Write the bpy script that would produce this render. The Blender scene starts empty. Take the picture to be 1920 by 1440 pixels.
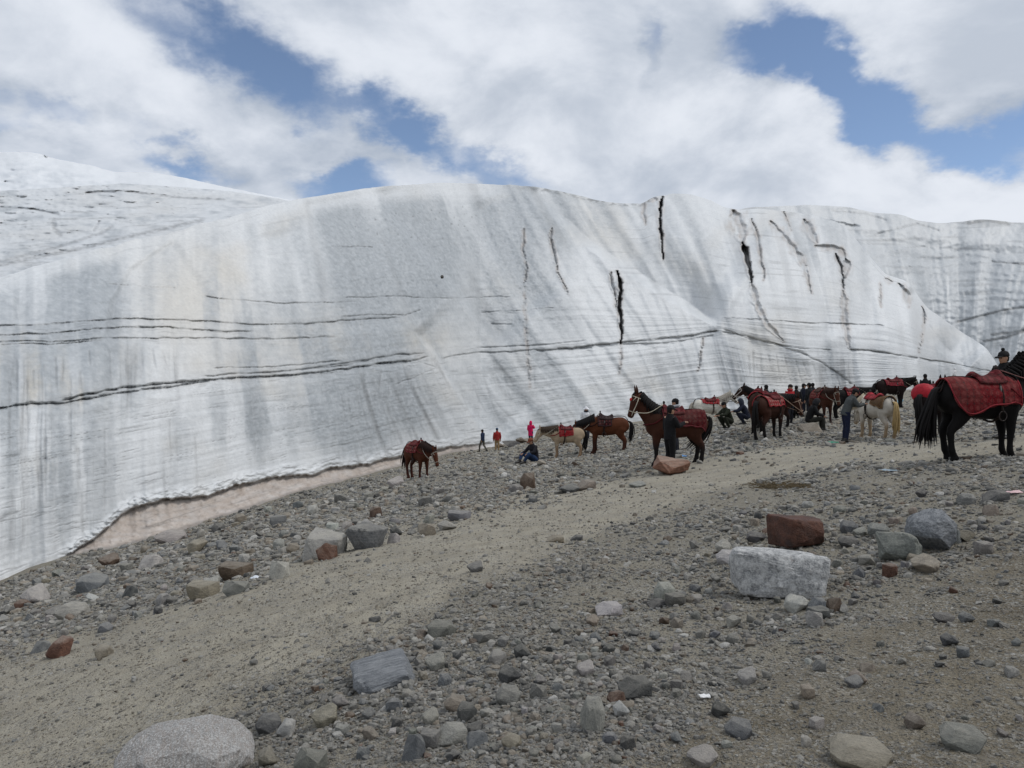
import bpy, bmesh, math, random
import numpy as np
from mathutils import Vector, Matrix

random.seed(11)
RNG = np.random.default_rng(11)
SC = bpy.context.scene
COL = SC.collection

# ------------------------------------------------------------------ camera
F, CU, CV = 1480.0, 960.0, 720.0        # focal length and centre, in photograph pixels
CAMZ = 1.65
cam_data = bpy.data.cameras.new('camera')
cam_data.sensor_width = 36.0
cam_data.lens = 36.0 * F / 1920.0
cam_data.clip_start = 0.05
cam_data.clip_end = 20000.0
cam = bpy.data.objects.new('camera', cam_data)
cam.location = (0, 0, CAMZ)
cam.rotation_euler = (math.radians(90), 0, 0)
COL.objects.link(cam)
SC.camera = cam

SC.view_settings.view_transform = 'Standard'
SC.view_settings.look = 'None'
SC.view_settings.exposure = 0.0
SC.view_settings.gamma = 1.0
SC.view_settings.use_curve_mapping = False
try:
    SC.cycles.use_denoising = True
except Exception:
    pass
SC.cycles.max_bounces = 6

# ------------------------------------------------------------------ sun and sky
SUN_EL, SUN_AZ = math.radians(56), math.radians(95)     # azimuth clockwise from +Y (the view direction)
sun_data = bpy.data.lights.new('sun', 'SUN')
sun_data.energy = 1.5
sun_data.angle = math.radians(14)
sun_data.color = (1.0, 0.965, 0.92)
sun = bpy.data.objects.new('sun', sun_data)
sdir = Vector((math.sin(SUN_AZ) * math.cos(SUN_EL), math.cos(SUN_AZ) * math.cos(SUN_EL), math.sin(SUN_EL)))
sun.rotation_euler = sdir.to_track_quat('Z', 'Y').to_euler()
sun.location = (0, 0, 60)
COL.objects.link(sun)

def px_dir(u, v):
    d = Vector(((u - CU) / F, 1.0, -(v - CV) / F)); d.normalize(); return d

def make_world():
    w = bpy.data.worlds.new('World'); SC.world = w; w.use_nodes = True
    nt = w.node_tree; N = nt.nodes; L = nt.links; N.clear()
    out = N.new('ShaderNodeOutputWorld'); bg = N.new('ShaderNodeBackground')
    bg.inputs['Strength'].default_value = 0.1
    L.new(bg.outputs[0], out.inputs[0])
    sky = N.new('ShaderNodeTexSky'); sky.sky_type = 'NISHITA'; sky.sun_disc = False
    sky.sun_elevation = SUN_EL; sky.sun_rotation = SUN_AZ
    sky.altitude = 3500; sky.air_density = 1.0; sky.dust_density = 0.6; sky.ozone_density = 1.5
    tc = N.new('ShaderNodeTexCoord')
    def math_(op, a, b=None, c=None, clamp=False):
        n = N.new('ShaderNodeMath'); n.operation = op; n.use_clamp = clamp
        for i, x in enumerate((a, b, c)):
            if x is None: continue
            if isinstance(x, (int, float)): n.inputs[i].default_value = x
            else: L.new(x, n.inputs[i])
        return n.outputs[0]
    def mrange(x, a, b, c=0.0, d=1.0, smooth=True):
        n = N.new('ShaderNodeMapRange'); n.clamp = True
        if smooth: n.interpolation_type = 'SMOOTHSTEP'
        L.new(x, n.inputs[0])
        for i, q in enumerate((a, b, c, d)): n.inputs[1 + i].default_value = q
        return n.outputs[0]
    def noise(vec, scale, detail, rough, dist=0.0):
        n = N.new('ShaderNodeTexNoise'); L.new(vec, n.inputs['Vector'])
        n.inputs['Scale'].default_value = scale; n.inputs['Detail'].default_value = detail
        n.inputs['Roughness'].default_value = rough; n.inputs['Distortion'].default_value = dist
        return n
    sep = N.new('ShaderNodeSeparateXYZ'); L.new(tc.outputs['Generated'], sep.inputs[0])
    X, Y, Z = sep.outputs
    # direction -> (azimuth, elevation) plane, warped so that cloud edges are ragged
    az = math_('ARCTAN2', X, Y)
    el = math_('ARCSINE', Z)
    comb = N.new('ShaderNodeCombineXYZ'); L.new(az, comb.inputs[0]); L.new(el, comb.inputs[1])
    # cloud layer coordinates: a sheet overhead seen in perspective
    zz = math_('ADD', math_('MAXIMUM', Z, 0.0), 0.42)
    pl = N.new('ShaderNodeCombineXYZ')
    L.new(math_('DIVIDE', X, zz), pl.inputs[0]); L.new(math_('DIVIDE', Y, zz), pl.inputs[1])
    warpn = noise(pl.outputs[0], 3.6, 6.0, 0.6)
    wv = N.new('ShaderNodeVectorMath'); wv.operation = 'SUBTRACT'; L.new(warpn.outputs['Color'], wv.inputs[0]); wv.inputs[1].default_value = (.5, .5, .5)
    ws = N.new('ShaderNodeVectorMath'); ws.operation = 'SCALE'; L.new(wv.outputs[0], ws.inputs[0]); ws.inputs['Scale'].default_value = 0.20
    wa = N.new('ShaderNodeVectorMath'); wa.operation = 'ADD'; L.new(comb.outputs[0], wa.inputs[0]); L.new(ws.outputs[0], wa.inputs[1])
    flat = N.new('ShaderNodeVectorMath'); flat.operation = 'MULTIPLY'; L.new(wa.outputs[0], flat.inputs[0]); flat.inputs[1].default_value = (1, 1, 0)
    # the breaks in the cloud: (u0,v0,u1,v1,half width px, strength)
    gaps = [(280, -40, 430, 60, 55, .7), (420, 50, 560, 150, 60, 1.0), (560, 140, 730, 220, 36, .8), (690, 220, 830, 290, 40, .95), (830, 300, 1000, 345, 26, .65),
            (40, 185, 150, 215, 26, .55), (230, 225, 290, 260, 26, .4), (280, 290, 400, 305, 26, .7), (560, 320, 720, 345, 28, .8),
            (1400, 70, 1500, 20, 34, .85), (1480, 20, 1560, 80, 45, 1.0), (1560, 80, 1620, 180, 42, 1.1), (1620, 190, 1720, 230, 48, 1.1), (1700, 230, 1960, 265, 46, 1.0), (1880, 230, 2150, 200, 52, .9), (1190, 60, 1215, 115, 15, .4), (-120, 150, 30, 190, 24, .4)]
    tot = None
    for (u0, v0, u1, v1, hw, st) in gaps:
        a, b = px_dir(u0, v0), px_dir(u1, v1)
        A = (math.atan2(a.x, a.y), math.asin(a.z)); B = (math.atan2(b.x, b.y), math.asin(b.z))
        dx, dy = B[0] - A[0], B[1] - A[1]
        length = math.hypot(dx, dy); ang = math.atan2(dy, dx); w_ = hw / F * 1.12
        mp = N.new('ShaderNodeMapping'); mp.vector_type = 'TEXTURE'
        mp.inputs['Location'].default_value = ((A[0] + B[0]) / 2, (A[1] + B[1]) / 2, 0)
        mp.inputs['Rotation'].default_value = (0, 0, ang)
        mp.inputs['Scale'].default_value = (length / 2 + w_, w_, 1)
        L.new(flat.outputs[0], mp.inputs['Vector'])
        ln = N.new('ShaderNodeVectorMath'); ln.operation = 'LENGTH'; L.new(mp.outputs[0], ln.inputs[0])
        g = mrange(ln.outputs['Value'], 1.75, 0.15, 0.0, st)
        tot = g if tot is None else math_('MAXIMUM', tot, g)
    n1 = noise(pl.outputs[0], 2.3, 9.0, 0.55, 0.2)
    n2 = noise(pl.outputs[0], 9.0, 7.0, 0.6, 0.1)
    dens = math_('ADD', math_('MULTIPLY', n1.outputs['Fac'], .55), math_('MULTIPLY', n2.outputs['Fac'], .45))
    dens = math_('SUBTRACT', math_('ADD', dens, 0.25), math_('MULTIPLY', tot, 0.66))
    cover = mrange(dens, 0.19, 0.62)
    # brightness of the cloud itself
    n3 = noise(pl.outputs[0], 3.4, 8.0, 0.56, 0.25)
    body = mrange(n3.outputs['Fac'], 0.34, 0.62)
    rim = mrange(dens, 0.55, 0.80)
    lum = math_('ADD', math_('MULTIPLY', body, .75), math_('MULTIPLY', rim, .25))
    mixc = N.new('ShaderNodeMix'); mixc.data_type = 'RGBA'; L.new(lum, mixc.inputs['Factor'])
    mixc.inputs['A'].default_value = (4.35, 4.95, 5.9, 1); mixc.inputs['B'].default_value = (7.9, 8.3, 9.0, 1)
    skc = N.new('ShaderNodeMix'); skc.data_type = 'RGBA'; skc.blend_type = 'MULTIPLY'; skc.inputs['Factor'].default_value = 1
    L.new(sky.outputs[0], skc.inputs['A']); skc.inputs['B'].default_value = (1.62, 1.50, 1.38, 1)
    mix = N.new('ShaderNodeMix'); mix.data_type = 'RGBA'; L.new(cover, mix.inputs['Factor'])
    L.new(skc.outputs['Result'], mix.inputs['A']); L.new(mixc.outputs['Result'], mix.inputs['B'])
    L.new(mix.outputs['Result'], bg.inputs['Color'])
make_world()

# ------------------------------------------------------------------ helpers
def tag(o, label=None, cat=None, group=None, kind=None):
    if label: o['label'] = label
    if cat: o['category'] = cat
    if group: o['group'] = group
    if kind: o['kind'] = kind
    return o

def link(name, mesh, mat=None, parent=None, smooth=True):
    o = bpy.data.objects.new(name, mesh); COL.objects.link(o)
    if mat is not None and len(mesh.materials) == 0: mesh.materials.append(mat)
    if smooth and len(mesh.polygons): mesh.polygons.foreach_set('use_smooth', np.ones(len(mesh.polygons), dtype=bool))
    if parent is not None: o.parent = parent
    return o

def empty(name, loc=(0, 0, 0), rz=0.0, scale=1.0):
    o = bpy.data.objects.new(name, None); o.empty_display_size = .2
    o.location = loc; o.rotation_euler = (0, 0, rz); o.scale = (scale,) * 3
    COL.objects.link(o); return o

def grid_mesh(name, P, flip=False, wrap=False):
    """P: (rows, cols, 3) -> quad mesh"""
    r, c, _ = P.shape
    idx = np.arange(r * c).reshape(r, c)
    if wrap: idx = np.concatenate([idx, idx[:, :1]], axis=1)
    a, b, d, e = idx[:-1, :-1], idx[:-1, 1:], idx[1:, 1:], idx[1:, :-1]
    q = np.stack([a, b, d, e] if not flip else [e, d, b, a], axis=-1).reshape(-1, 4)
    m = bpy.data.meshes.new(name)
    m.vertices.add(r * c); m.vertices.foreach_set('co', P.reshape(-1).astype(np.float32))
    n = len(q)
    m.loops.add(n * 4); m.loops.foreach_set('vertex_index', q.reshape(-1).astype(np.int32))
    m.polygons.add(n); m.polygons.foreach_set('loop_start', (np.arange(n) * 4).astype(np.int32))
    m.update(calc_edges=True)
    return m

def set_attr(m, name, arr):
    a = m.attributes.new(name, 'FLOAT', 'POINT'); a.data.foreach_set('value', np.ascontiguousarray(arr, dtype=np.float32).reshape(-1))

_perm = np.random.default_rng(3).permutation(4096)
_ang = np.random.default_rng(4).uniform(0, 2 * np.pi, 4096)
_gx, _gy = np.cos(_ang), np.sin(_ang)
def perlin(x, y, seed=0):
    xi = np.floor(x).astype(np.int64); yi = np.floor(y).astype(np.int64)
    xf, yf = x - xi, y - yi
    ux, uy = xf * xf * xf * (xf * (xf * 6 - 15) + 10), yf * yf * yf * (yf * (yf * 6 - 15) + 10)
    def g(ix, iy, dx, dy):
        h = _perm[(_perm[(ix + seed * 131) & 4095] + iy) & 4095]
        return _gx[h] * dx + _gy[h] * dy
    a, b = g(xi, yi, xf, yf), g(xi + 1, yi, xf - 1, yf)
    c, d = g(xi, yi + 1, xf, yf - 1), g(xi + 1, yi + 1, xf - 1, yf - 1)
    return ((a + (b - a) * ux) * (1 - uy) + (c + (d - c) * ux) * uy) * 1.5
def fbm(x, y, octv=4, seed=0, gain=.5):
    s = 0; amp = 1.0; tot = 0
    for i in range(octv):
        s = s + amp * perlin(x * 2 ** i, y * 2 ** i, seed + i); tot += amp; amp *= gain
    return s / tot
def sstep(a, b, x):
    t = np.clip((x - a) / (b - a), 0, 1); return t * t * (3 - 2 * t)
def I(u, pts):
    p = np.asarray(pts, float); return np.interp(u, p[:, 0], p[:, 1])
def IS(u, pts, w=14.0):
    """interpolation with rounded corners"""
    return (I(u - w, pts) + 2 * I(u, pts) + I(u + w, pts) + I(u - w * .5, pts) + I(u + w * .5, pts)) / 6.0

# node helpers for materials
class NT:
    def __init__(s, name, rough=.8, spec=.25):
        s.m = bpy.data.materials.new(name); s.m.use_nodes = True
        s.N = s.m.node_tree.nodes; s.L = s.m.node_tree.links
        s.b = s.N['Principled BSDF']; s.b.inputs['Roughness'].default_value = rough
        s.b.inputs['Specular IOR Level'].default_value = spec
        s.tc = s.N.new('ShaderNodeTexCoord')
    def put(s, sock, x):
        if isinstance(x, (int, float)): sock.default_value = x
        elif isinstance(x, (tuple, list)): sock.default_value = tuple(x) if len(x) == len(sock.default_value) else tuple(x) + (1,)
        else: s.L.new(x, sock)
    def noise(s, scale, detail=4, rough=.55, vec=None, dist=0):
        n = s.N.new('ShaderNodeTexNoise'); n.inputs['Scale'].default_value = scale; n.inputs['Detail'].default_value = detail
        n.inputs['Roughness'].default_value = rough; n.inputs['Distortion'].default_value = dist
        s.L.new(vec if vec is not None else s.tc.outputs['Object'], n.inputs['Vector']); return n.outputs['Fac']
    def voro(s, scale, vec=None, out='Distance', feature='F1'):
        n = s.N.new('ShaderNodeTexVoronoi'); n.inputs['Scale'].default_value = scale; n.feature = feature
        s.L.new(vec if vec is not None else s.tc.outputs['Object'], n.inputs['Vector']); return n.outputs[out]
    def mapping(s, scale=(1, 1, 1), rot=(0, 0, 0), loc=(0, 0, 0), vec=None):
        n = s.N.new('ShaderNodeMapping'); n.inputs['Scale'].default_value = scale; n.inputs['Rotation'].default_value = rot; n.inputs['Location'].default_value = loc
        s.L.new(vec if vec is not None else s.tc.outputs['Object'], n.inputs['Vector']); return n.outputs[0]
    def attr(s, name, typ='GEOMETRY', out='Fac'):
        n = s.N.new('ShaderNodeAttribute'); n.attribute_name = name; n.attribute_type = typ; return n.outputs[out]
    def math(s, op, a, b=None, clamp=False):
        n = s.N.new('ShaderNodeMath'); n.operation = op; n.use_clamp = clamp
        s.put(n.inputs[0], a)
        if b is not None: s.put(n.inputs[1], b)
        return n.outputs[0]
    def mr(s, x, a, b, c=0., d=1., smooth=False):
        n = s.N.new('ShaderNodeMapRange'); n.clamp = True
        if smooth: n.interpolation_type = 'SMOOTHSTEP'
        s.L.new(x, n.inputs[0])
        for i, q in enumerate((a, b, c, d)): n.inputs[1 + i].default_value = q
        return n.outputs[0]
    def mix(s, f, a, b, mode='MIX'):
        n = s.N.new('ShaderNodeMix'); n.data_type = 'RGBA'; n.blend_type = mode
        s.put(n.inputs['Factor'], f); s.put(n.inputs['A'], a); s.put(n.inputs['B'], b)
        return n.outputs['Result']
    def color(s, c): s.put(s.b.inputs['Base Color'], c)
    def bump(s, h, strength=.5, dist=.02, prev=None):
        n = s.N.new('ShaderNodeBump'); n.inputs['Strength'].default_value = strength; n.inputs['Distance'].default_value = dist
        s.L.new(h, n.inputs['Height'])
        if prev is not None: s.L.new(prev, n.inputs['Normal'])
        s.L.new(n.outputs[0], s.b.inputs['Normal']); return n.outputs[0]

def pix(u, v, D):
    """a point of the place, from its bearing in the photograph and its distance"""
    return np.stack([(u - CU) / F * D, D + 0 * u, CAMZ - (v - CV) / F * D], axis=-1)

# ------------------------------------------------------------------ the lie of the land
# foot of the ice: bearing (px), photograph row, distance (m)
BASE = [(-500, 1270), (-200, 1165), (0, 1090), (127, 1043), (244, 1019), (311, 1000), (442, 959), (562, 921), (712, 884), (800, 860), (850, 848), (900, 840), (960, 829),
        (1100, 803), (1300, 778), (1500, 757), (1650, 740), (1800, 714), (1870, 696), (1920, 692), (2150, 676), (2500, 650)]
BASE_D = [(-500, 17), (-200, 22), (0, 27), (240, 32), (480, 39), (700, 50), (900, 66), (1100, 74), (1300, 80), (1500, 84), (1650, 88), (1800, 95), (1920, 100), (2150, 105), (2500, 110)]
def base_D(u):
    p = np.asarray(BASE_D, float); return 1.0 / np.interp(u, p[:, 0], 1.0 / p[:, 1])

_ctrl = []
for (u, v, D) in [(0, 1440, 5.6), (330, 1440, 4.5), (960, 1440, 3.45), (1440, 1440, 3.25), (1920, 1440, 3.1), (960, 1100, 7.6), (500, 1100, 10.7), (0, 1200, 12.5), (150, 1130, 15.5), (1920, 1000, 7.3), (1440, 1100, 6.9),
                  (1920, 862, 12.4), (1895, 848, 13.4), (1770, 866, 13.2), (1270, 874, 21.0), (783, 898, 31), (1058, 858, 31.5), (1135, 850, 33), (905, 846, 62.5), (932, 845, 61.5), (998, 832, 52), (1335, 801, 34), (1440, 825, 26), (1585, 821, 26), (1640, 825, 25),
                  (1675, 768, 39), (1505, 781, 43), (1790, 815, 18), (1098, 815, 48), (700, 960, 22), (400, 1030, 19.5), (300, 1150, 11.5), (1100, 960, 14.0), (1300, 900, 17.5),
                  (1500, 880, 16.5)]:
    _ctrl.append(tuple(pix(np.float64(u), v, D)))
for u in (-500, -200, 0, 120, 250, 440, 560, 710, 850, 960, 1100, 1300, 1500, 1650, 1800, 1920, 2150):
    D = base_D(u); _ctrl.append(tuple(pix(np.float64(u), I(u, BASE), D)))
for p in [(0, 0, 0), (0, -6, .2), (-8, 0, -1.6), (8, 0, 1.0), (-6, -8, -1.0), (8, -8, 1.3), (-14, 6, -3.6), (14, 6, 1.3), (22, 16, 1.2), (30, 30, 1.2), (-20, 14, -4.9)]:
    _ctrl.append(p)
_C = np.array(_ctrl, float)
def _U(r2): return np.where(r2 > 1e-9, r2 * np.log(r2 + 1e-12), 0.0)
def _warp(x, y):     # compress distance so that near and far control points weigh alike
    r = np.sqrt(x * x + y * y) + 1e-6; k = np.log1p(r / 6.0) * 6.0 / r
    return x * k, y * k
def _fit():
    a, b = _warp(_C[:, 0], _C[:, 1]); n = len(a)
    K = _U((a[:, None] - a) ** 2 + (b[:, None] - b) ** 2) + np.eye(n) * 0.05
    Pm = np.stack([np.ones(n), a, b], 1)
    M = np.zeros((n + 3, n + 3)); M[:n, :n] = K; M[:n, n:] = Pm; M[n:, :n] = Pm.T
    rhs = np.zeros(n + 3); rhs[:n] = _C[:, 2]
    return a, b, np.linalg.solve(M, rhs)
_fa, _fb, _fw = _fit()
def ground_z(x, y):
    x = np.asarray(x, float); y = np.asarray(y, float)
    r = np.sqrt(x * x + y * y) + 1e-6
    lim = np.where(y > 0, np.clip(base_D(np.clip(CU + F * x / np.maximum(y, 1.0), -900, 2900)) * 1.03, 15, 120), 25.0)
    k = np.minimum(1.0, lim / np.where(y > 0, np.maximum(y, .45 * np.abs(x)), r)); xs, ys = x * k, y * k
    ys = np.maximum(ys, -14); xs = np.clip(xs, -34, 75)
    a, b = _warp(xs, ys)
    out = _fw[-3] + _fw[-2] * a + _fw[-1] * b
    for i in range(len(_fa)):
        out = out + _fw[i] * _U((a - _fa[i]) ** 2 + (b - _fb[i]) ** 2)
    return out

# table: photograph pixel -> distance to the ground
_TU = np.arange(-700, 2660, 30.0); _TV = np.arange(690, 1800, 5.0)
def _table():
    Ds = np.geomspace(1.5, 130, 420)
    T = np.full((len(_TV), len(_TU)), np.nan)
    for j, u in enumerate(_TU):
        z = ground_z((u - CU) / F * Ds, Ds)
        vv = CV + (CAMZ - z) / Ds * F                 # row at which that bit of ground is seen
        vv = np.minimum.accumulate(vv)                # nearer ground hides what is lower behind it
        T[:, j] = np.interp(-_TV, -vv, Ds)
    return T
_TT = _table()
def ground_D(u, v):
    fu = np.clip((np.asarray(u, float) - _TU[0]) / 30.0, 0, len(_TU) - 1.001); fv = np.clip((np.asarray(v, float) - _TV[0]) / 5.0, 0, len(_TV) - 1.001)
    i, j = fv.astype(int), fu.astype(int); a, b = fv - i, fu - j
    return (_TT[i, j] * (1 - a) * (1 - b) + _TT[i + 1, j] * a * (1 - b) + _TT[i, j + 1] * (1 - a) * b + _TT[i + 1, j + 1] * a * b)
def foot(u, v=None, D=None):
    if D is None: D = float(ground_D(u, v))
    x = (u - CU) / F * D
    return x, D, float(surface_z(np.array([x]), np.array([D]))[0])

# where the trodden path runs (rows are photograph rows of its middle and half width)
def trail_mask(u, v):
    mid = I(u, [(-600, 1620), (-200, 1480), (0, 1380), (300, 1270), (500, 1180), (700, 1100), (900, 1020), (1100, 955), (1300, 897), (1450, 868), (1600, 850), (1750, 850), (1920, 830), (2400, 790)])
    hw = I(u, [(-600, 200), (0, 160), (300, 135), (500, 115), (700, 98), (900, 74), (1100, 54), (1300, 37), (1450, 27), (1600, 20), (1920, 17), (2400, 12)])
    wob = 1 + .35 * perlin(u / 90.0, v / 40.0, 9)
    return sstep(1.3, .7, np.abs(v - mid) / (hw * wob))
def bank_mask(u, v):
    """bare brown earth at the lower right"""
    edge = I(u, [(900, 1700), (1150, 1480), (1300, 1330), (1450, 1230), (1600, 1170), (1750, 1080), (1920, 1010), (2300, 900)])
    return sstep(-30, 60, v - edge + 40 * perlin(u / 120.0, v / 60.0, 17))

def relief(X, Y, path, bank):
    """humps, hollows and hoof prints on top of the general lie of the land"""
    R = np.sqrt(X * X + Y * Y); stony = np.clip(1 - path - .6 * bank, 0, 1)
    near = sstep(32, 9, R)
    z = sstep(140, 90, R) * (.10 * fbm(X / 2.6, Y / 2.6, 3, 21) * (.5 + .5 * stony) + .045 * fbm(X / .7, Y / .7, 3, 31) * (.35 + .65 * stony + .5 * bank) + .020 * fbm(X / .19, Y / .19, 2, 41) * near
                             + .020 * np.abs(perlin(X / .33, Y / .33, 43)) * path * near - .030 * sstep(.42, .62, perlin(X / .21, Y / .21, 45)) * path * near)
    return z - .045 * bank * np.clip(perlin((X * .9 + Y * .6) / .55, (Y - X) / 2.8, 55), 0, 1)
def surface_z(x, y):
    """height of the ground as it lies, for things standing on it"""
    x = np.asarray(x, float); y = np.asarray(y, float); z = ground_z(x, y); D = np.maximum(y, .6)
    u, v = CU + F * x / D, CV + (CAMZ - z) / D * F
    p = trail_mask(u, v); return z + relief(x, y, p, bank_mask(u, v) * (1 - p))
# ------------------------------------------------------------------ ground
def ground_material():
    t = NT('gravelly_earth', .95, .12)
    path, bank, stony = t.attr('path'), t.attr('bank'), t.attr('stony')
    big = t.noise(.55, 4, .6); mid = t.noise(3.1, 6, .65); fine = t.noise(26, 6, .7)
    grit = t.voro(60); grit2 = t.voro(150); gritc = t.voro(60, out='Color')
    c = t.mix(mid, (.205, .186, .147), (.308, .284, .230))
    c = t.mix(t.mr(big, .35, .7), c, t.mix(fine, (.180, .162, .125), (.265, .244, .196)))
    cb = t.mix(t.mr(mid, .3, .7), (.125, .106, .076), (.226, .198, .148))
    cb = t.mix(t.mr(t.noise(1.3, 5, .6), .45, .7), cb, (.235, .210, .164))
    c = t.mix(bank, c, cb)
    cp = t.mix(t.mr(t.noise(1.7, 6, .6), .3, .7), (.285, .258, .204), (.405, .372, .300))
    c = t.mix(path, c, cp)
    # loose grit: each crumb its own grey
    sep = t.N.new('ShaderNodeSeparateColor'); t.L.new(gritc, sep.inputs[0])
    crumb = t.mix(sep.outputs[0], (.10, .098, .09), (.38, .37, .34))
    amt = t.math('MULTIPLY', t.mr(sep.outputs[1], .45, .62), t.mr(t.noise(2.3, 4, .6), .38, .6, .1, .85))
    amt = t.math('MULTIPLY', amt, t.math('SUBTRACT', 1.0, t.math('MULTIPLY', path, .15)))
    c = t.mix(amt, c, crumb)
    c = t.mix(t.mr(t.noise(120, 3, .6), .55, .75, 0, .35), c, (.085, .078, .066))
    t.color(c)
    n = t.bump(mid, .5, .05)
    n = t.bump(fine, .8, .018, n)
    n = t.bump(grit, 1.0, .012, n)
    t.bump(grit2, .7, .006, n)
    return t.m

def build_ground():
    azf = np.arctan((np.arange(-620, 2540, 3.4) - CU) / F)
    azb = np.linspace(azf[-1], azf[0] + 2 * np.pi, 60)[1:-1]
    az = np.concatenate([azf, azb])
    rr = np.concatenate([[.05, .3, .7, 1.1, 1.5, 1.9], np.geomspace(2.2, 125, 350), np.geomspace(150, 6000, 14)])
    A, R = np.meshgrid(az, rr)
    X, Y = np.sin(A) * R, np.cos(A) * R
    Z = ground_z(X, Y)
    D = np.maximum(Y, .5)
    U = CU + F * X / D; V = CV + (CAMZ - Z) / D * F
    front = Y > .6
    path = np.where(front, trail_mask(U, V), .3); bank = np.where(front, bank_mask(U, V), .5) * (1 - path)
    stony = np.clip(1 - path - .6 * bank, 0, 1)
    Z = Z + relief(X, Y, path, bank)
    far = R > 140
    Z = np.where(far, Z - .01 * (R - 140), Z)
    m = grid_mesh('ground', np.stack([X, Y, Z], -1), flip=True, wrap=True)
    set_attr(m, 'path', path); set_attr(m, 'bank', bank); set_attr(m, 'stony', stony)
    return tag(link('ground', m, ground_material()), kind='structure')
build_ground()

# ------------------------------------------------------------------ glacier
def poly_dist(U, V, pts, reach):
    """distance to a line over the ice face, position along it (0..1) and side (+ right/below)"""
    p = np.asarray(pts, float)
    x0, x1, y0, y1 = p[:, 0].min() - reach, p[:, 0].max() + reach, p[:, 1].min() - reach, p[:, 1].max() + reach
    sel = np.nonzero((U > x0) & (U < x1) & (V > y0) & (V < y1))
    if len(sel[0]) == 0: return None
    u, v = U[sel], V[sel]
    best = np.full(u.shape, 1e9); along = np.zeros(u.shape); side = np.zeros(u.shape); endf = np.zeros(u.shape)
    seg = np.hypot(np.diff(p[:, 0]), np.diff(p[:, 1])); cum = np.concatenate([[0], np.cumsum(seg)]); tot = cum[-1]
    for i in range(len(seg)):
        dx, dy = (p[i + 1] - p[i]) / max(seg[i], 1e-6)
        s = np.clip((u - p[i, 0]) * dx + (v - p[i, 1]) * dy, 0, seg[i])
        qx, qy = u - p[i, 0] - s * dx, v - p[i, 1] - s * dy
        d = np.hypot(qx, qy); k = d < best
        best = np.where(k, d, best); along = np.where(k, (cum[i] + s) / tot, along); side = np.where(k, np.sign(dx * qy - dy * qx), side)
    return sel, best, along, side

def ice_material(name='glacier_ice'):
    t = NT(name, .52, .3)
    dirt, grey, tan, warm = t.attr('dirt'), t.attr('grey'), t.attr('tan'), t.attr('warm')  # dirt: soiling, plus the shade painted under the lip
    n1 = t.noise(.35, 5, .6); n2 = t.noise(2.2, 6, .65); n3 = t.noise(9, 5, .7)
    c = t.mix(n1, (.61, .632, .648), (.71, .722, .728))
    c = t.mix(warm, c, t.mix(n2, (.50, .46, .39), (.62, .59, .53)))
    g = t.mix(t.mr(n2, .3, .7), (.31, .335, .355), (.45, .475, .495))
    c = t.mix(grey, c, g)
    c = t.mix(1.0, c, t.mix(t.mr(t.noise(4.6, 4, .7), .3, .7), (.92, .922, .925), (1.07, 1.07, 1.068)), 'MULTIPLY')
    c = t.mix(t.mr(n3, .52, .8, 0, .3), c, (.34, .36, .37))
    c = t.mix(tan, c, t.mix(t.mr(n2, .3, .7), (.33, .275, .235), (.52, .46, .41)))
    c = t.mix(t.math('MULTIPLY', dirt, t.mr(n3, .2, .6, .72, 1)), c, (.085, .083, .08))
    t.color(c)
    n = t.bump(n2, .16, .10)
    n = t.bump(t.noise(5.2, 4, .7), .09, .05, n)
    t.bump(n3, .12, .03, n)
    return t.m
ICE = ice_material()

CREST = [(-400, 640), (-200, 580), (0, 521), (100, 491), (200, 463), (300, 441), (400, 416), (500, 386), (560, 373), (700, 351), (830, 342), (960, 347), (1000, 350), (1060, 360), (1110, 373), (1150, 380), (1205, 382), (1220, 371),
         (1236, 366), (1244, 368), (1260, 363), (1300, 365), (1335, 377), (1360, 389), (1380, 393), (1420, 391), (1480, 397), (1530, 405), (1570, 416), (1590, 430), (1640, 492), (1660, 514), (1700, 527), (1722, 556), (1740, 578), (1790, 614), (1850, 652), (1876, 694), (1900, 704)]
S1 = [(-400, 620), (-200, 612), (0, 610), (150, 602), (240, 597), (340, 600), (480, 608), (570, 608), (700, 597), (900, 586), (1100, 578), (1350, 595), (1660, 610), (1900, 700)]
S2 = [(-400, 800), (-200, 785), (0, 763), (120, 755), (200, 741), (330, 722), (450, 708), (560, 700), (650, 690), (720, 678), (805, 668), (870, 661), (1000, 657), (1160, 643), (1350, 619), (1420, 641), (1500, 655), (1600, 659), (1700, 669), (1800, 692), (1876, 706), (1900, 710)]
LIP = [(100, 1056), (127, 1041), (180, 1008), (240, 955), (307, 936), (390, 931), (442, 910), (517, 895), (592, 890), (619, 878), (694, 871), (720, 861), (790, 849), (850, 838), (900, 834), (1000, 822)]

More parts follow.
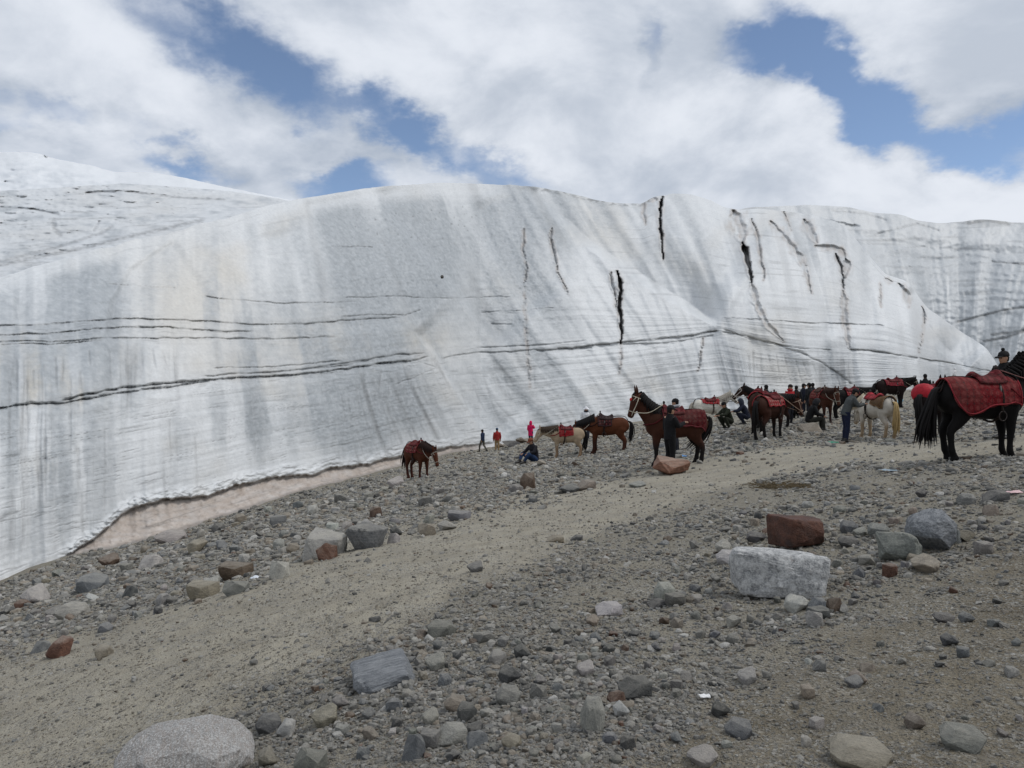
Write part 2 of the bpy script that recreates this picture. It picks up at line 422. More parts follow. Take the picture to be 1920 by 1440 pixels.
def build_glacier():
    u1 = np.concatenate([np.arange(-380, -20, 7.0), np.arange(-20, 1890, 1.95)])
    nr = 400
    T = np.concatenate([np.linspace(0, .06, 40, endpoint=False), np.linspace(.06, 1, nr - 40)])
    U, TT = np.meshgrid(u1, T)
    cr = IS(U, CREST, 6) + 1.6 * fbm(U / 26.0, U * 0 + .5, 4, 61) + 7 * sstep(520, 380, U) * fbm(U / 55.0, U * 0 + 2.5, 4, 63)
    bs = IS(U, BASE, 8) + 2.0 * perlin(U / 22.0, U * 0, 62) + 6
    bs = np.maximum(bs, cr + 4)
    V = cr + (bs - cr) * TT
    Db = base_D(U)
    H = (bs - cr) / F * Db
    h = 1 - TT
    D = Db + H * (.36 * h + .62 * h ** 3.2)
    # strata coordinate: follows the bedding of the ice
    s1, s2 = IS(U, S1, 20), IS(U, S2, 10)
    s1 = np.clip(s1, cr + 1, bs - 3); s2 = np.clip(s2, s1 + 1, bs - 2)
    SG = np.where(V < s1, .33 * (V - cr) / np.maximum(s1 - cr, 1), np.where(V < s2, .33 + .17 * (V - s1) / np.maximum(s2 - s1, 1), .5 + .5 * (V - s2) / np.maximum(bs - s2, 1)))
    dirt = np.zeros_like(U); warm = np.zeros_like(U); tan = np.zeros_like(U)
    sc = D / 60.0
    # ---- large folds and flutes (melt channels run down the slope, leaning to the right in the middle)
    lean = I(U, [(-400, 0), (300, .02), (700, .25), (900, .42), (1050, .60), (1200, .66), (1300, .50), (1420, .28), (1600, .16), (1900, .12)])
    flow = U - lean * (V - 420)
    D = D + sc * (.9 * perlin(U / 260.0, V / 420.0, 71) + .48 * perlin(flow / 70.0, V / 620.0, 72) + .23 * perlin(flow / 25.0, V / 420.0, 73) + .034 * perlin(flow / 10.0, V / 190.0, 74))
    # bedding ledges
    bed = fbm(SG * 46.0 + .25 * perlin(U / 160.0, V / 160.0, 75), U / 620.0, 4, 76, .55)
    D = D + sc * .055 * bed * sstep(1800, 1640, U)
    D = D + sc * .05 * np.abs(perlin(SG * 19, U / 900.0, 79)) * sstep(1800, 1640, U)
    # ---- ridges: (line, drop behind on the right side, width px, how far it carries)
    for pts, A, wid, dec in [
            ([(968, 350), (1010, 392), (1062, 432), (1105, 470), (1150, 500), (1200, 532), (1250, 564), (1300, 592), (1348, 619)], 3.0, 18, 120),
            ([(1110, 374), (1160, 420), (1205, 470), (1255, 520), (1310, 570), (1355, 606)], -.9, 60, 90),
            ([(1240, 366), (1238, 420), (1243, 486), (1300, 560), (1380, 630), (1470, 690), (1560, 728)], -.6, 60, 150),
            ([(690, 360), (740, 430), (800, 500), (850, 560), (900, 620), (950, 665)], 1.2, 24, 120),
            ([(770, 622), (812, 668), (850, 730), (890, 790), (930, 838)], .9, 10, 90),
            ([(560, 372), (575, 450), (590, 560), (600, 640)], .7, 20, 120),
            ([(880, 380), (905, 450), (950, 540), (985, 600)], .7, 16, 80),
            ([(1350, 620), (1420, 650), (1500, 684), (1570, 706), (1640, 745)], -.2, 20, 50),
            ([(1600, 440), (1640, 500), (1690, 560), (1740, 640), (1790, 690)], 1.2, 14, 70),
            ([(1690, 545), (1720, 600), (1760, 650), (1810, 700)], 1.2, 10, 60),
            ([(1460, 400), (1500, 470), (1530, 560), (1545, 640)], .8, 16, 90),
            ([(330, 440), (240, 500), (205, 560), (190, 640)], .6, 14, 120),
            ([(-40, 520), (22, 560), (24, 610)], .9, 12, 60)]:
        r = poly_dist(U, V, pts, dec * 2.4)
        if r is None: continue
        sel, d, al, sd = r
        # right-hand side of a line drawn downwards has side < 0 (rows grow downwards)
        on = np.where(sd < 0, sstep(0, wid, d) * np.exp(-d / dec), 0) * sstep(0, .08, al) * sstep(1, .9, al) * sstep(dec * 2.4, dec * 1.2, d)
        D[sel] += A * on * sc[sel]
    # ---- crevasses and melt slots: (line, half widths start..end, depth m, dirt)
    for pts, w0, w1, dep, dk in [
            ([(983, 426), (981, 470), (988, 502), (984, 535)], 2.6, 2.0, .6, .6), ([(984, 535), (984, 565), (986, 620), (990, 660), (993, 700), (994, 730)], 1.8, 1.2, .15, .42),
            ([(1035, 426), (1034, 455), (1040, 482), (1047, 510)], 3.4, 2.2, .8, .65), ([(1047, 510), (1055, 530), (1066, 552)], 2.0, 1.2, .4, .4),
            ([(1157, 508), (1163, 530), (1164, 545), (1161, 570), (1165, 600), (1166, 622), (1164, 644)], 4.4, 2.6, 3.0, 1.0), ([(1164, 644), (1164, 668), (1161, 700)], 1.6, 1., .3, .6),
            ([(1146, 510), (1149, 535), (1157, 580), (1160, 600)], 3.2, 1.5, .8, .7),
            ([(1242, 366), (1238, 392), (1238, 420), (1241, 450), (1243, 486)], 4.6, 1.5, 3.2, .9), ([(1208, 376), (1207, 400), (1210, 420)], 5, 2.0, .5, .55), ([(1218, 376), (1225, 372), (1232, 374)], 3, 3, .4, .5),
            ([(1375, 396), (1386, 425), (1394, 455)], 15, 12, 1.3, .22), ([(1392, 455), (1400, 478), (1406, 505), (1410, 530)], 6.5, 3.0, 2.6, .95), ([(1410, 530), (1418, 565), (1428, 590), (1445, 615), (1470, 640)], 6, 3, .4, .26),
            ([(1408, 410), (1418, 432), (1424, 462), (1428, 498), (1433, 506), (1432, 525)], 3.4, 2.2, .7, .42),
            ([(1445, 415), (1475, 450), (1498, 478), (1508, 500), (1514, 520), (1521, 550)], 7.5, 4.0, .7, .26),
            ([(1470, 396), (1476, 415), (1483, 432)], 2.4, 1.6, .5, .5), ([(1508, 412), (1520, 435), (1532, 455)], 8, 6, .7, .25),
            ([(1530, 461), (1560, 463), (1578, 470), (1587, 486)], 5, 9, .9, .42), ([(1587, 486), (1588, 505), (1584, 520)], 9, 5, 1.2, .35), ([(1566, 475), (1576, 495), (1580, 520), (1582, 545)], 3.2, 2.6, 1.8, .95),
            ([(1582, 545), (1583, 590), (1588, 630), (1593, 652)], 5.5, 4, .3, .36), ([(1660, 523), (1672, 528)], 5, 5, .8, .45), ([(1686, 532), (1698, 548), (1704, 575)], 7, 4, .9, .45), ([(1651, 530), (1652, 575)], 1.5, 1., .4, .45),
            ([(1729, 576), (1734, 592), (1733, 606)], 3.2, 2, 1.0, .75), ([(1733, 606), (1727, 640), (1722, 660)], 1.4, 1, .3, .35),
            ([(1318, 634), (1315, 660), (1309, 696)], 1.8, 1.2, .4, .55)]:
        r = poly_dist(U + 3.2 * fbm(U / 17.0, V / 15.0, 3, 301), V, pts, max(w0, w1) * 3 + 14)
        if r is None: continue
        sel, d, al, sd = r
        u_, v_ = U[sel], V[sel]
        big = dep >= 2.0; w = (.72 if big or w0 > 5 else .56) * (w0 + (w1 - w0) * al) * np.clip(.95 + .9 * fbm(u_ / 16.0, v_ / 19.0, 3, 81), .25, 1.9) * (.25 + .75 * sstep(0, .18, al) * sstep(1, .72, al)) + .25
        g = sstep(1.35, .45, d / w)
        tan[sel] = np.maximum(tan[sel], .55 * sstep(2.4, .8, d / (w + 1.5)) * np.clip(.5 + 1.2 * fbm(u_ / 9.0, v_ / 16.0, 2, 89), 0, 1))
        D[sel] += dep * (.8 if big else .42) * g * np.maximum(sc[sel], .6)
        dirt[sel] = np.maximum(dirt[sel], dk * (.66 if big else .5) * sstep(1.7, .4, d / w) * np.clip(.8 + 1.0 * fbm(u_ / 8.0, v_ / 14.0, 2, 82), .1, 1.1))
        dirt[sel] = np.maximum(dirt[sel], .34 * dk * np.exp(-d / (2.2 * w + 2.0)) * np.clip(.6 + 1.6 * fbm(u_ / 5.0, v_ / 22.0, 2, 87), 0, 1))
        # raised rim catches the light
        D[sel] -= .12 * sstep(2.6, 1.6, d / w) * sstep(1.2, 1.6, d / w)
    # ---- dirt bands in the bedding
    for pts, w, dk, led in [
            ([(-380, 620), (0, 610), (60, 610), (150, 603), (240, 597), (340, 600), (480, 608), (570, 608), (640, 601), (760, 595)], 1.4, .72, .10),
            ([(-380, 640), (0, 628), (100, 625), (200, 615), (300, 613), (410, 621), (480, 622)], 1.6, .80, .12), ([(-380, 655), (0, 640), (110, 640), (200, 634), (300, 634), (400, 634), (520, 636), (640, 630)], 1.5, .58, .08), ([(0, 646), (100, 645), (200, 637)], 1.0, .42, .05),
            ([(-380, 792), (0, 764), (60, 757), (120, 755), (200, 741), (270, 730), (330, 723), (400, 712)], 2.4, .72, .30), ([(110, 751), (150, 741), (230, 727), (330, 716), (450, 708), (560, 701), (650, 691), (720, 680), (770, 676), (808, 667)], 2.3, .86, .42),
            ([(380, 706), (480, 699), (560, 693), (640, 686), (700, 672), (750, 664), (800, 662)], 1.5, .55, .14), ([(560, 694), (650, 680), (720, 668)], 1.2, .40, .1), ([(400, 690), (520, 688), (640, 676)], 1., .30, .06),
            ([(828, 672), (870, 663), (905, 661), (960, 659), (1010, 655)], 1.7, .66, .15), ([(1000, 657), (1060, 652), (1090, 650), (1130, 644), (1170, 642), (1250, 633), (1300, 628), (1350, 618)], 2.1, .82, .3), ([(1165, 646), (1250, 643), (1340, 628)], 1.3, .60, .1),
            ([(870, 655), (930, 650), (1000, 648), (1100, 638)], 1.0, .38, .06), ([(1070, 653), (1110, 652)], 2.8, .6, .1),
            ([(1352, 621), (1400, 630), (1450, 645), (1500, 652), (1560, 656)], 1.8, .60, .1), ([(1352, 596), (1420, 598), (1500, 605), (1600, 607), (1660, 611)], 1.1, .52, .08), ([(1592, 654), (1640, 657), (1680, 664), (1722, 671)], 2.4, .66, .2), ([(1722, 671), (1790, 681), (1860, 697)], 1.7, .5, .12),
            ([(1355, 616), (1400, 633), (1440, 640), (1500, 660), (1545, 682), (1572, 700), (1600, 722)], 2.2, .52, .1),
            ([(640, 594), (690, 590), (760, 590), (790, 580)], .9, .4, .05), ([(640, 558), (760, 556), (800, 560), (880, 558), (960, 556)], 1., .36, .05), ([(900, 586), (960, 583), (1040, 577)], .9, .35, .04), ([(920, 606), (960, 608)], .9, .5, .04),
            ([(620, 462), (700, 463)], .8, .4, .02), ([(780, 676), (820, 690), (740, 722)], .8, .0, 0),
            ([(380, 555), (440, 562), (520, 569), (680, 566)], .9, .34, .05), ([(200, 533), (330, 540)], .7, .22, .03)]:
        r = poly_dist(U, V + 2.6 * fbm(U / 34.0, V / 30.0, 3, 83), pts, 46)
        if r is None: continue
        sel, d, al, sd = r
        u_, v_ = U[sel], V[sel]
        ww = .62 * w * np.clip(1 + 1.5 * fbm(u_ / 40.0, v_ / 14.0, 3, 84), .3, 2.2); br = np.clip(.66 + 1.1 * fbm(u_ / 60.0, v_ / 14.0, 4, 85, .65), .12, 1.05) * sstep(0, .03, al) * sstep(1, .97, al)
        dirt[sel] = np.maximum(dirt[sel], .88 * dk * br * sstep(2.1, .3, d / ww) * np.clip(.78 + 1.1 * fbm(u_ / 8.0, v_ / 3.5, 3, 350, .6), .15, 1.05))
        dirt[sel] = np.maximum(dirt[sel], .38 * dk * br * np.exp(-d / (3.5 * w)) * (.6 + .8 * perlin(u_ / 16.0, v_ / 3.0, 86)))
        dirt[sel] = np.maximum(dirt[sel], .30 * dk * np.where(sd > 0, np.exp(-d / 14.0), 0) * np.clip(.35 + 1.5 * fbm(u_ / 6.0, v_ / 50.0, 3, 88), 0, 1))
        for kk, oo in enumerate((4.5, -5.5, 9.0)):
            dirt[sel] = np.maximum(dirt[sel], .55 * dk * sstep(1.5, .4, np.abs(d * sd - oo - 1.5 * perlin(u_ / 40.0, v_ * 0, 310 + kk))) * np.clip(-.15 + 2.0 * fbm(u_ / 45.0, v_ / 60.0, 2, 320 + kk), 0, 1))
        D[sel] += led * br * np.where(sd > 0, np.exp(-d / 7.0), 0) * np.maximum(sc[sel], .5) * 1.6
        D[sel] += .15 * br * sstep(2, .5, d / ww)
    # fine bedding lines everywhere, broken up
    fine = fbm(SG * 95 + .35 * perlin(U / 120.0, V / 90.0, 91), U / 330.0, 2, 92)
    brk = sstep(.02, .30, fbm(U / 95.0, SG * 34, 3, 93))
    lower = sstep(.45, .6, SG)
    rightlow = sstep(1320, 1420, U) * sstep(1640, 1560, U) * sstep(.52, .66, SG)
    ln = sstep(.20, .40, fine) * brk * (.17 + .35 * lower + .25 * rightlow + .24 * sstep(1000, 1300, U))
    nose = sstep(1800, 1640, U)
    dirt = np.maximum(dirt, ln * .6 * nose)
    # thread-thin dark seams in the lower face
    seam = 1 - sstep(.0, .055, np.abs(perlin(SG * 33 + .5 * perlin(U / 210.0, V / 160.0, 95), U / 760.0, 94)))
    seam = np.maximum(seam, .7 * (1 - sstep(.0, .075, np.abs(perlin(SG * 71 + .6 * perlin(U / 150.0, V / 120.0, 195), U / 620.0, 194)))))
    seam = seam * sstep(-.15, .30, fbm(U / 85.0, SG * 25, 3, 96)) * (.10 + .55 * lower + .35 * rightlow)
    seam = seam * nose
    dirt = np.maximum(dirt, .80 * seam)
    D = D + .04 * seam
    # vertical drip seams in the lower face
    fl2 = flow + 5 * perlin(U / 60.0, V / 130.0, 99)
    drip = (1 - sstep(.0, .20, np.abs(perlin(fl2 / 30.0, V / 1100.0, 97)))) + .6 * (1 - sstep(.0, .24, np.abs(perlin(fl2 / 13.0, V / 700.0, 197))))
    drip = drip * sstep(-.15, .45, perlin(U / 70.0, V / 330.0, 98)) * (.8 + .5 * fbm(U / 5.0, V / 30.0, 2, 198)) * sstep(.30, .42, SG) * sstep(1.0, .86, SG)
    dz = .35 + .9 * sstep(440, 330, U) * sstep(.36, .44, SG) + .9 * sstep(600, 680, U) * sstep(880, 800, U) * lower + 1.7 * rightlow + .5 * sstep(850, 920, U) * sstep(1060, 1000, U) * lower
    dirt = np.maximum(dirt, .34 * np.clip(drip * dz, 0, 1.5)); D = D + .05 * np.clip(drip * dz, 0, 1.5) * sc
    # single drips that can be picked out
    for (du, v0, v1, sl, wd, dk) in [(18, 690, 930, 2, 2.2, .34), (30, 668, 760, 2, 2, .3), (48, 700, 850, 3, 2, .3), (62, 690, 760, 2, 1.6, .24), (84, 800, 980, 2, 2.2, .26), (104, 665, 765, 5, 2, .34), (118, 668, 740, -4, 2, .3), (131, 700, 900, 2, 2.2, .24), (150, 690, 770, 4, 2, .3), (166, 655, 700, 6, 1.6, .3), (196, 790, 960, 4, 2, .24), (205, 650, 760, 10, 2, .26), (262, 640, 720, 8, 1.6, .2),
                                  (318, 780, 905, 4, 2, .24), (331, 800, 900, 3, 1.8, .2), (366, 810, 960, 8, 2, .24), (145, 830, 985, 8, 2.6, .3), (196, 900, 1000, 3, 1.8, .2), (285, 650, 715, 14, 1.6, .2), (305, 655, 715, 20, 1.6, .2), (430, 785, 850, 3, 1.6, .2), (470, 750, 840, 10, 1.8, .22), (478, 810, 880, 4, 1.6, .2),
                                  (640, 735, 810, 12, 1.6, .22), (652, 740, 830, 14, 1.6, .22), (668, 720, 800, 12, 1.8, .24), (683, 690, 770, 3, 2, .36), (700, 700, 830, 8, 1.6, .22), (714, 690, 770, -8, 2, .36), (728, 700, 860, 6, 1.6, .22), (745, 695, 790, 8, 1.6, .26), (760, 705, 850, 12, 1.6, .2),
                                  (865, 735, 800, 30, 1.8, .22), (885, 715, 790, 34, 1.8, .22), (905, 700, 800, 36, 1.8, .2), (925, 690, 760, 28, 1.6, .2), (943, 690, 780, 20, 1.6, .18), (1000, 690, 770, 6, 1.4, .16), (1404, 660, 740, 6, 1.6, .34), (1412, 650, 760, 4, 1.8, .42), (1425, 655, 750, 8, 1.4, .3), (1440, 660, 720, 14, 1.6, .34), (1455, 660, 740, 16, 1.5, .34), (1470, 662, 735, 20, 1.6, .36), (1490, 668, 740, 24, 1.5, .34), (1505, 675, 730, 22, 1.6, .4), (1525, 682, 740, 22, 1.5, .34), (1545, 690, 745, 24, 1.5, .34), (1565, 700, 745, 22, 1.5, .3)]:
        r = poly_dist(U + 1.6 * fbm(U / 14.0, V / 40.0, 2, 330), V, [(du, v0), (du + sl * .4, (v0 + v1) / 2), (du + sl, v1)], 12)
        if r is None: continue
        sel, d, al, sd = r
        q = sstep(1.7, .2, d / wd) * sstep(0, .12, al) * sstep(1, .35, al) * np.clip(.85 + .6 * fbm(U[sel] / 6.0, V[sel] / 18.0, 2, 331), .2, 1.2)
        dirt[sel] = np.maximum(dirt[sel], dk * q); D[sel] += .06 * q
    # soft grey runs of old meltwater
    dirt = np.maximum(dirt, .20 * sstep(.1, .6, perlin(flow / 30.0, V / 420.0, 297)) * sstep(-.2, .4, perlin(U / 120.0, V / 200.0, 298)))
    # rough grey rotten ice against smooth pale ice
    pat = fbm(flow / 150.0, V / 420.0, 3, 101) + .55 * fbm(flow / 38.0, V / 260.0, 3, 102) + .25 * fbm(U / 14.0, V / 9.0, 3, 103)
    zone = (1.0 * np.exp(-((U - 760) / 220) ** 2 - ((V - 470) / 120) ** 2) + .5 * np.exp(-((U - 610) / 130) ** 2 - ((V - 640) / 90) ** 2) + .6 * np.exp(-((U - 190) / 70) ** 2 - ((V - 555) / 55) ** 2)
            + .4 * np.exp(-((U - 960) / 120) ** 2 - ((V - 600) / 90) ** 2) + .5 * np.exp(-((U - 640) / 140) ** 2 - ((V - 800) / 60) ** 2) + .35 * np.exp(-((U - 760) / 80) ** 2 - ((V - 740) / 60) ** 2) - .3 * np.exp(-((U - 380) / 120) ** 2 - ((V - 500) / 60) ** 2))
    swath = sstep(-.12, .12, perlin(flow / 52.0, V / 1000.0, 340) + .25 * fbm(flow / 12.0, V / 60.0, 3, 341)) * sstep(-.35, .25, perlin(U / 210.0, V / 170.0, 342))
    grey = sstep(.05, 1.05, .26 + .75 * pat + .75 * zone + .38 * swath)
    pit = fbm(U / 4.6, V / 5.2, 3, 104)
    D = D + sc * .085 * pit * np.clip(grey * 1.3 - .4, 0, 1) * (.6 + .8 * np.clip(zone, 0, 1))
    D = D + sc * .010 * fbm(U / 7.0, V / 3.0, 2, 105)
    spot = sstep(.42, .62, fbm(U / 4.2, V / 6.5, 2, 106)) * np.clip(np.exp(-((U - 790) / 190) ** 2 - ((V - 420) / 50) ** 2) * 1.3, 0, 1)
    dirt = np.maximum(dirt, .55 * spot)
    # warm mineral staining low on the left and along the bands
    warm = 1.3 * np.exp(-((U - 40) / 150) ** 2 - ((V - 695) / 62) ** 2) * sstep(-.5, .5, perlin(U / 26.0, V / 120.0, 107)) + .55 * np.exp(-((U - 350) / 110) ** 2 - ((V - 560) / 110) ** 2) + .4 * np.exp(-((U - 640) / 160) ** 2 - ((V - 640) / 60) ** 2)
    warm = np.clip(1.15 * warm + .45 * sstep(.05, .6, fbm(U / 170.0, V / 130.0, 3, 108)) + .5 * np.exp(-((U - 700) / 140) ** 2 - ((V - 640) / 45) ** 2), 0, 1)
    # rim of the crest: smooth old snow
    rim = sstep(40, 12, V - cr) * sstep(980, 900, U)
    grey = grey * (1 - .75 * rim); 
    crd = sstep(9, 2, V - cr) * sstep(960, 1010, U) * sstep(1250, 1200, U) * sstep(-.2, .3, fbm(U / 12.0, V / 6.0, 2, 109)); dirt = np.maximum(dirt, .6 * crd)
    # ---- undercut: brown basal ice under a thin white lip
    lip = I(U, LIP) + 4.0 * fbm(U / 19.0, U * 0 + 3, 4, 111, .65) + 7.0 * np.abs(fbm(U / 38.0, U * 0 + 7, 3, 112)) - 2
    act = sstep(95, 150, U) * sstep(960, 860, U)
    under = act * sstep(-1.0, 1.5, V - lip)
    D = D + .55 * under * np.maximum(sc, .6) - 1.1 * under * np.clip((V - lip) / np.maximum(bs - lip, 12), 0, 1)
    tan = np.maximum(tan, under * np.clip(.92 + .35 * fbm(U / 22.0, V / 9.0, 3, 411), .5, 1)); D = D + .10 * under * fbm(U / 12.0, V / 8.0, 3, 412)
    edge = act * sstep(0, 3, V - lip) * sstep(9, 4, V - lip)  # recess shadow painted as a dark line just below the lip
    dirt = np.maximum(dirt, .75 * edge * np.clip(.6 + 1.2 * fbm(U / 14.0, V / 6.0, 2, 113), 0, 1)); dirt = np.maximum(dirt, act * .5 * sstep(7, 2, bs - 5 - V) * under); dirt = np.maximum(dirt, under * .42 * sstep(.05, .5, fbm(U / 10.0, V / 7.0, 4, 413, .65)))
    band = act * sstep(-26, -4, V - lip) * (1 - under)
    D = D - .16 * band * (1 + 1.4 * fbm(U / 11.0, V / 7.0, 3, 114)); grey = grey * (1 - .6 * band)
    for k, off in enumerate((-6, -14)):     # curled seams above the lip
        q = np.abs(V - (lip + off + 6 * perlin(U / 24.0, U * 0, 115 + k)))
        dirt = np.maximum(dirt, act * .55 * sstep(2.2, .8, q) * sstep(-.1, .25, perlin(U / 40.0, U * 0, 117 + k)))
    foot_ = sstep(14, 2, bs - V) * (1 - act); tan = np.maximum(tan, .55 * foot_ * sstep(-.3, .4, fbm(U / 18.0, V / 8.0, 2, 118)))
    P = pix(U, V, D)
    # ---- the top carries on backwards, the foot goes into the ground
    back = []
    for k, (dd, dz) in enumerate([(26, -4.5), (14, -1.6), (7.5, -.55), (3.5, -.16), (1.4, -.03)]):
        b = P[:1].copy(); dirn = b[0, :, :2] / np.linalg.norm(b[0, :, :2], axis=1)[:, None]
        b[0, :, :2] += dirn * dd; b[0, :, 2] += dz; back.append(b)
    low = P[-1:].copy(); low[0, :, 2] -= 1.6
    nb = len(back)
    P = np.concatenate(back + [P, low], 0)
    ext = lambda a: np.concatenate([np.repeat(a[:1], nb, 0), a, a[-1:]], 0)
    m = grid_mesh('glacier', P)
    for n_, a in (('dirt', dirt), ('grey', grey), ('tan', tan), ('warm', warm)): set_attr(m, n_, np.clip(ext(a), 0, 1))
    return tag(link('glacier', m, ICE), kind='structure')
build_glacier()

def sheet(name, us, top, bottom, nrow, depth, paint, mat, back=(40, -10)):
    """a body of ice or snow farther back: rows run from its skyline down to where nearer ice hides it"""
    T = np.linspace(0, 1, nrow)
    U, TT = np.meshgrid(us, T)
    a, b = IS(U, top, 10) + 1.2 * fbm(U / 30.0, U * 0, 4, 131), IS(U, bottom, 10)
    V = a + (b - a) * TT
    D = depth(U, V, TT)
    at = paint(U, V, TT, D)
    D = at.pop('D', D)
    P = pix(U, V, D)
    bk = P[:1].copy(); bk[0, :, 1] += back[0]; bk[0, :, 2] += back[1]
    P = np.concatenate([bk, P], 0)
    m = grid_mesh(name, P)
    for k in ('dirt', 'grey', 'tan', 'warm'): set_attr(m, k, np.clip(np.concatenate([at[k][:1], at[k]], 0), 0, 1))
    return tag(link(name, m, mat), kind='structure')

def far_bowl():
    top = [(1330, 392), (1380, 395), (1400, 389), (1470, 386), (1520, 384), (1590, 388), (1640, 399), (1690, 402), (1715, 412), (1760, 419), (1800, 416), (1835, 411), (1870, 413), (1900, 417), (1960, 418), (2200, 432), (2500, 470)]
    bottom = [(1330, 560), (1500, 640), (1700, 720), (2500, 720)]
    def depth(U, V, T):
        d = 112 + 30 * (1 - T) ** 1.6
        return d + 10 * np.exp(-((U - 1790) / 90.0) ** 2) * T - 8 * sstep(1840, 2100, U)
    def paint(U, V, T, D):
        flow = U + (V - 520) * I(U, [(1500, -.35), (1700, -.25), (1800, 0), (1920, .3), (2200, .5)])
        D = D + 1.2 * perlin(flow / 42.0, V / 300.0, 141) + .45 * perlin(flow / 15.0, V / 170.0, 142) + .3 * fbm(U / 9.0, V / 8.0, 3, 143) + .6 * np.abs(perlin(V / 16.0 + .8 * perlin(U / 90.0, V / 90.0, 144), U / 260.0, 145))
        # shelf of pale ice running across the head of the bowl
        r = poly_dist(U, V, [(1620, 425), (1680, 436), (1740, 445), (1800, 452), (1860, 452), (1960, 470)], 70)
        sel, d, al, sd = r
        D[sel] += 1.2 * np.where(sd > 0, sstep(0, 22, d) * np.exp(-d / 50.0), 0)
        upper = sstep(36, 6, V - I(U, [(1600, 410), (1680, 436), (1740, 445), (1860, 452), (1960, 470), (2300, 500)])) 
        grey = np.clip(.50 - .35 * upper + .5 * fbm(flow / 24.0, V / 120.0, 3, 146), 0, 1) * sstep(1540, 1680, U) + .15
        streak = sstep(.25, .55, perlin(flow / 11.0, V / 190.0, 147)) * (1 - upper) * sstep(.2, .4, T)
        grey = grey * (1 - .8 * streak)
        dirt = .13 * sstep(.1, .6, fbm(flow / 8.0, V / 20.0, 3, 148)) * sstep(1600, 1700, U)
        for pts, w, dk in [([(1795, 604), (1840, 592), (1880, 582), (1960, 570), (2200, 555)], 1.6, .75), ([(1845, 640), (1880, 634), (1920, 622), (2200, 600)], 1.8, .75), ([(1860, 628), (1890, 625), (1930, 618)], 2, .6), ([(1860, 490), (1960, 500)], 1.2, .5), ([(1640, 440), (1720, 420), (1760, 432)], 1.2, .22), ([(1560, 396), (1620, 400), (1660, 412)], 1.3, .22), ([(1815, 419), (1850, 413), (1890, 420)], 2.4, .6)]:
            r = poly_dist(U, V + 1.2 * perlin(U / 9.0, V / 9.0, 149), pts, 14)
            sel, d, al, sd = r
            dirt[sel] = np.maximum(dirt[sel], dk * sstep(2, .5, d / w)); D[sel] += .25 * sstep(2, .5, d / w)
        bed = sstep(.25, .45, fbm(V / 9.0 + .6 * perlin(U / 80.0, V / 80.0, 150), U / 160.0, 2, 151)); dirt = np.maximum(dirt, .25 * bed)
        return dict(dirt=dirt, grey=grey, tan=0 * U, warm=.12 + 0 * U, D=D)
    sheet('glacier_bowl', np.concatenate([np.arange(1330, 1960, 2.4), np.arange(1960, 2500, 9.0)]), top, bottom, 150, depth, paint, ICE, (60, -14))
far_bowl()

def snowfield():
    top = [(-500, 385), (-200, 366), (0, 358), (100, 352), (230, 344), (330, 350), (430, 358), (480, 366), (530, 374), (600, 390)]
    bottom = [(x, y + 30) for x, y in CREST if x < 660]
    def depth(U, V, T):
        cr = I(U, CREST); Db = base_D(U)
        near = Db + (I(U, BASE) - cr) / F * Db * .98 + 2.5
        return near + (150 - near) * (1 - T) ** 1.35
    def paint(U, V, T, D):
        D = D * (1 + .045 * fbm(U / 90.0, V / 22.0, 4, 161) + .022 * fbm(U / 26.0, V / 7.0, 4, 162))
        dirt = .38 * sstep(.05, .5, fbm(U / 70.0 + V / 30.0, V / 7.0, 4, 163, .65)) * sstep(.0, .35, T)
        dirt = np.maximum(dirt, .55 * sstep(.32, .55, fbm(U / 11.0, V / 4.0, 3, 164)) * sstep(-.1, .4, fbm(U / 90.0, V / 20.0, 2, 165)))
        grey = .22 + .6 * sstep(0, .5, fbm(U / 60.0, V / 16.0, 3, 166)) + .25 * fbm(U / 9.0, V / 4.0, 3, 176)
        for pts, w, dk in [([(-60, 510), (0, 497), (80, 480), (160, 464), (240, 444), (330, 424), (380, 412)], 2.4, .55), ([(0, 490), (100, 466), (190, 437), (210, 425)], 2.0, .45), ([(160, 362), (230, 358), (330, 370), (420, 374)], 1.4, .45), ([(100, 412), (102, 430), (112, 440)], 3, .5), ([(186, 416), (176, 432)], 1.5, .4), ([(0, 388), (60, 392), (110, 402)], 1.2, .4)]:
            r = poly_dist(U, V, pts, 20)
            sel, d, al, sd = r
            dirt[sel] = np.maximum(dirt[sel], dk * sstep(2.4, .4, d / w) * (.7 + .9 * fbm(U[sel] / 9.0, V[sel] / 4.0, 2, 167))); D[sel] *= 1 + .012 * sstep(2.5, .4, d / w)
        return dict(dirt=dirt, grey=grey, tan=0 * U, warm=.10 + .4 * fbm(U / 120.0, V / 30.0, 2, 168), D=D)
    sheet('snowfield', np.concatenate([np.arange(-500, -20, 8.0), np.arange(-20, 600, 2.2)]), top, bottom, 150, depth, paint, ICE, (60, -20))
snowfield()

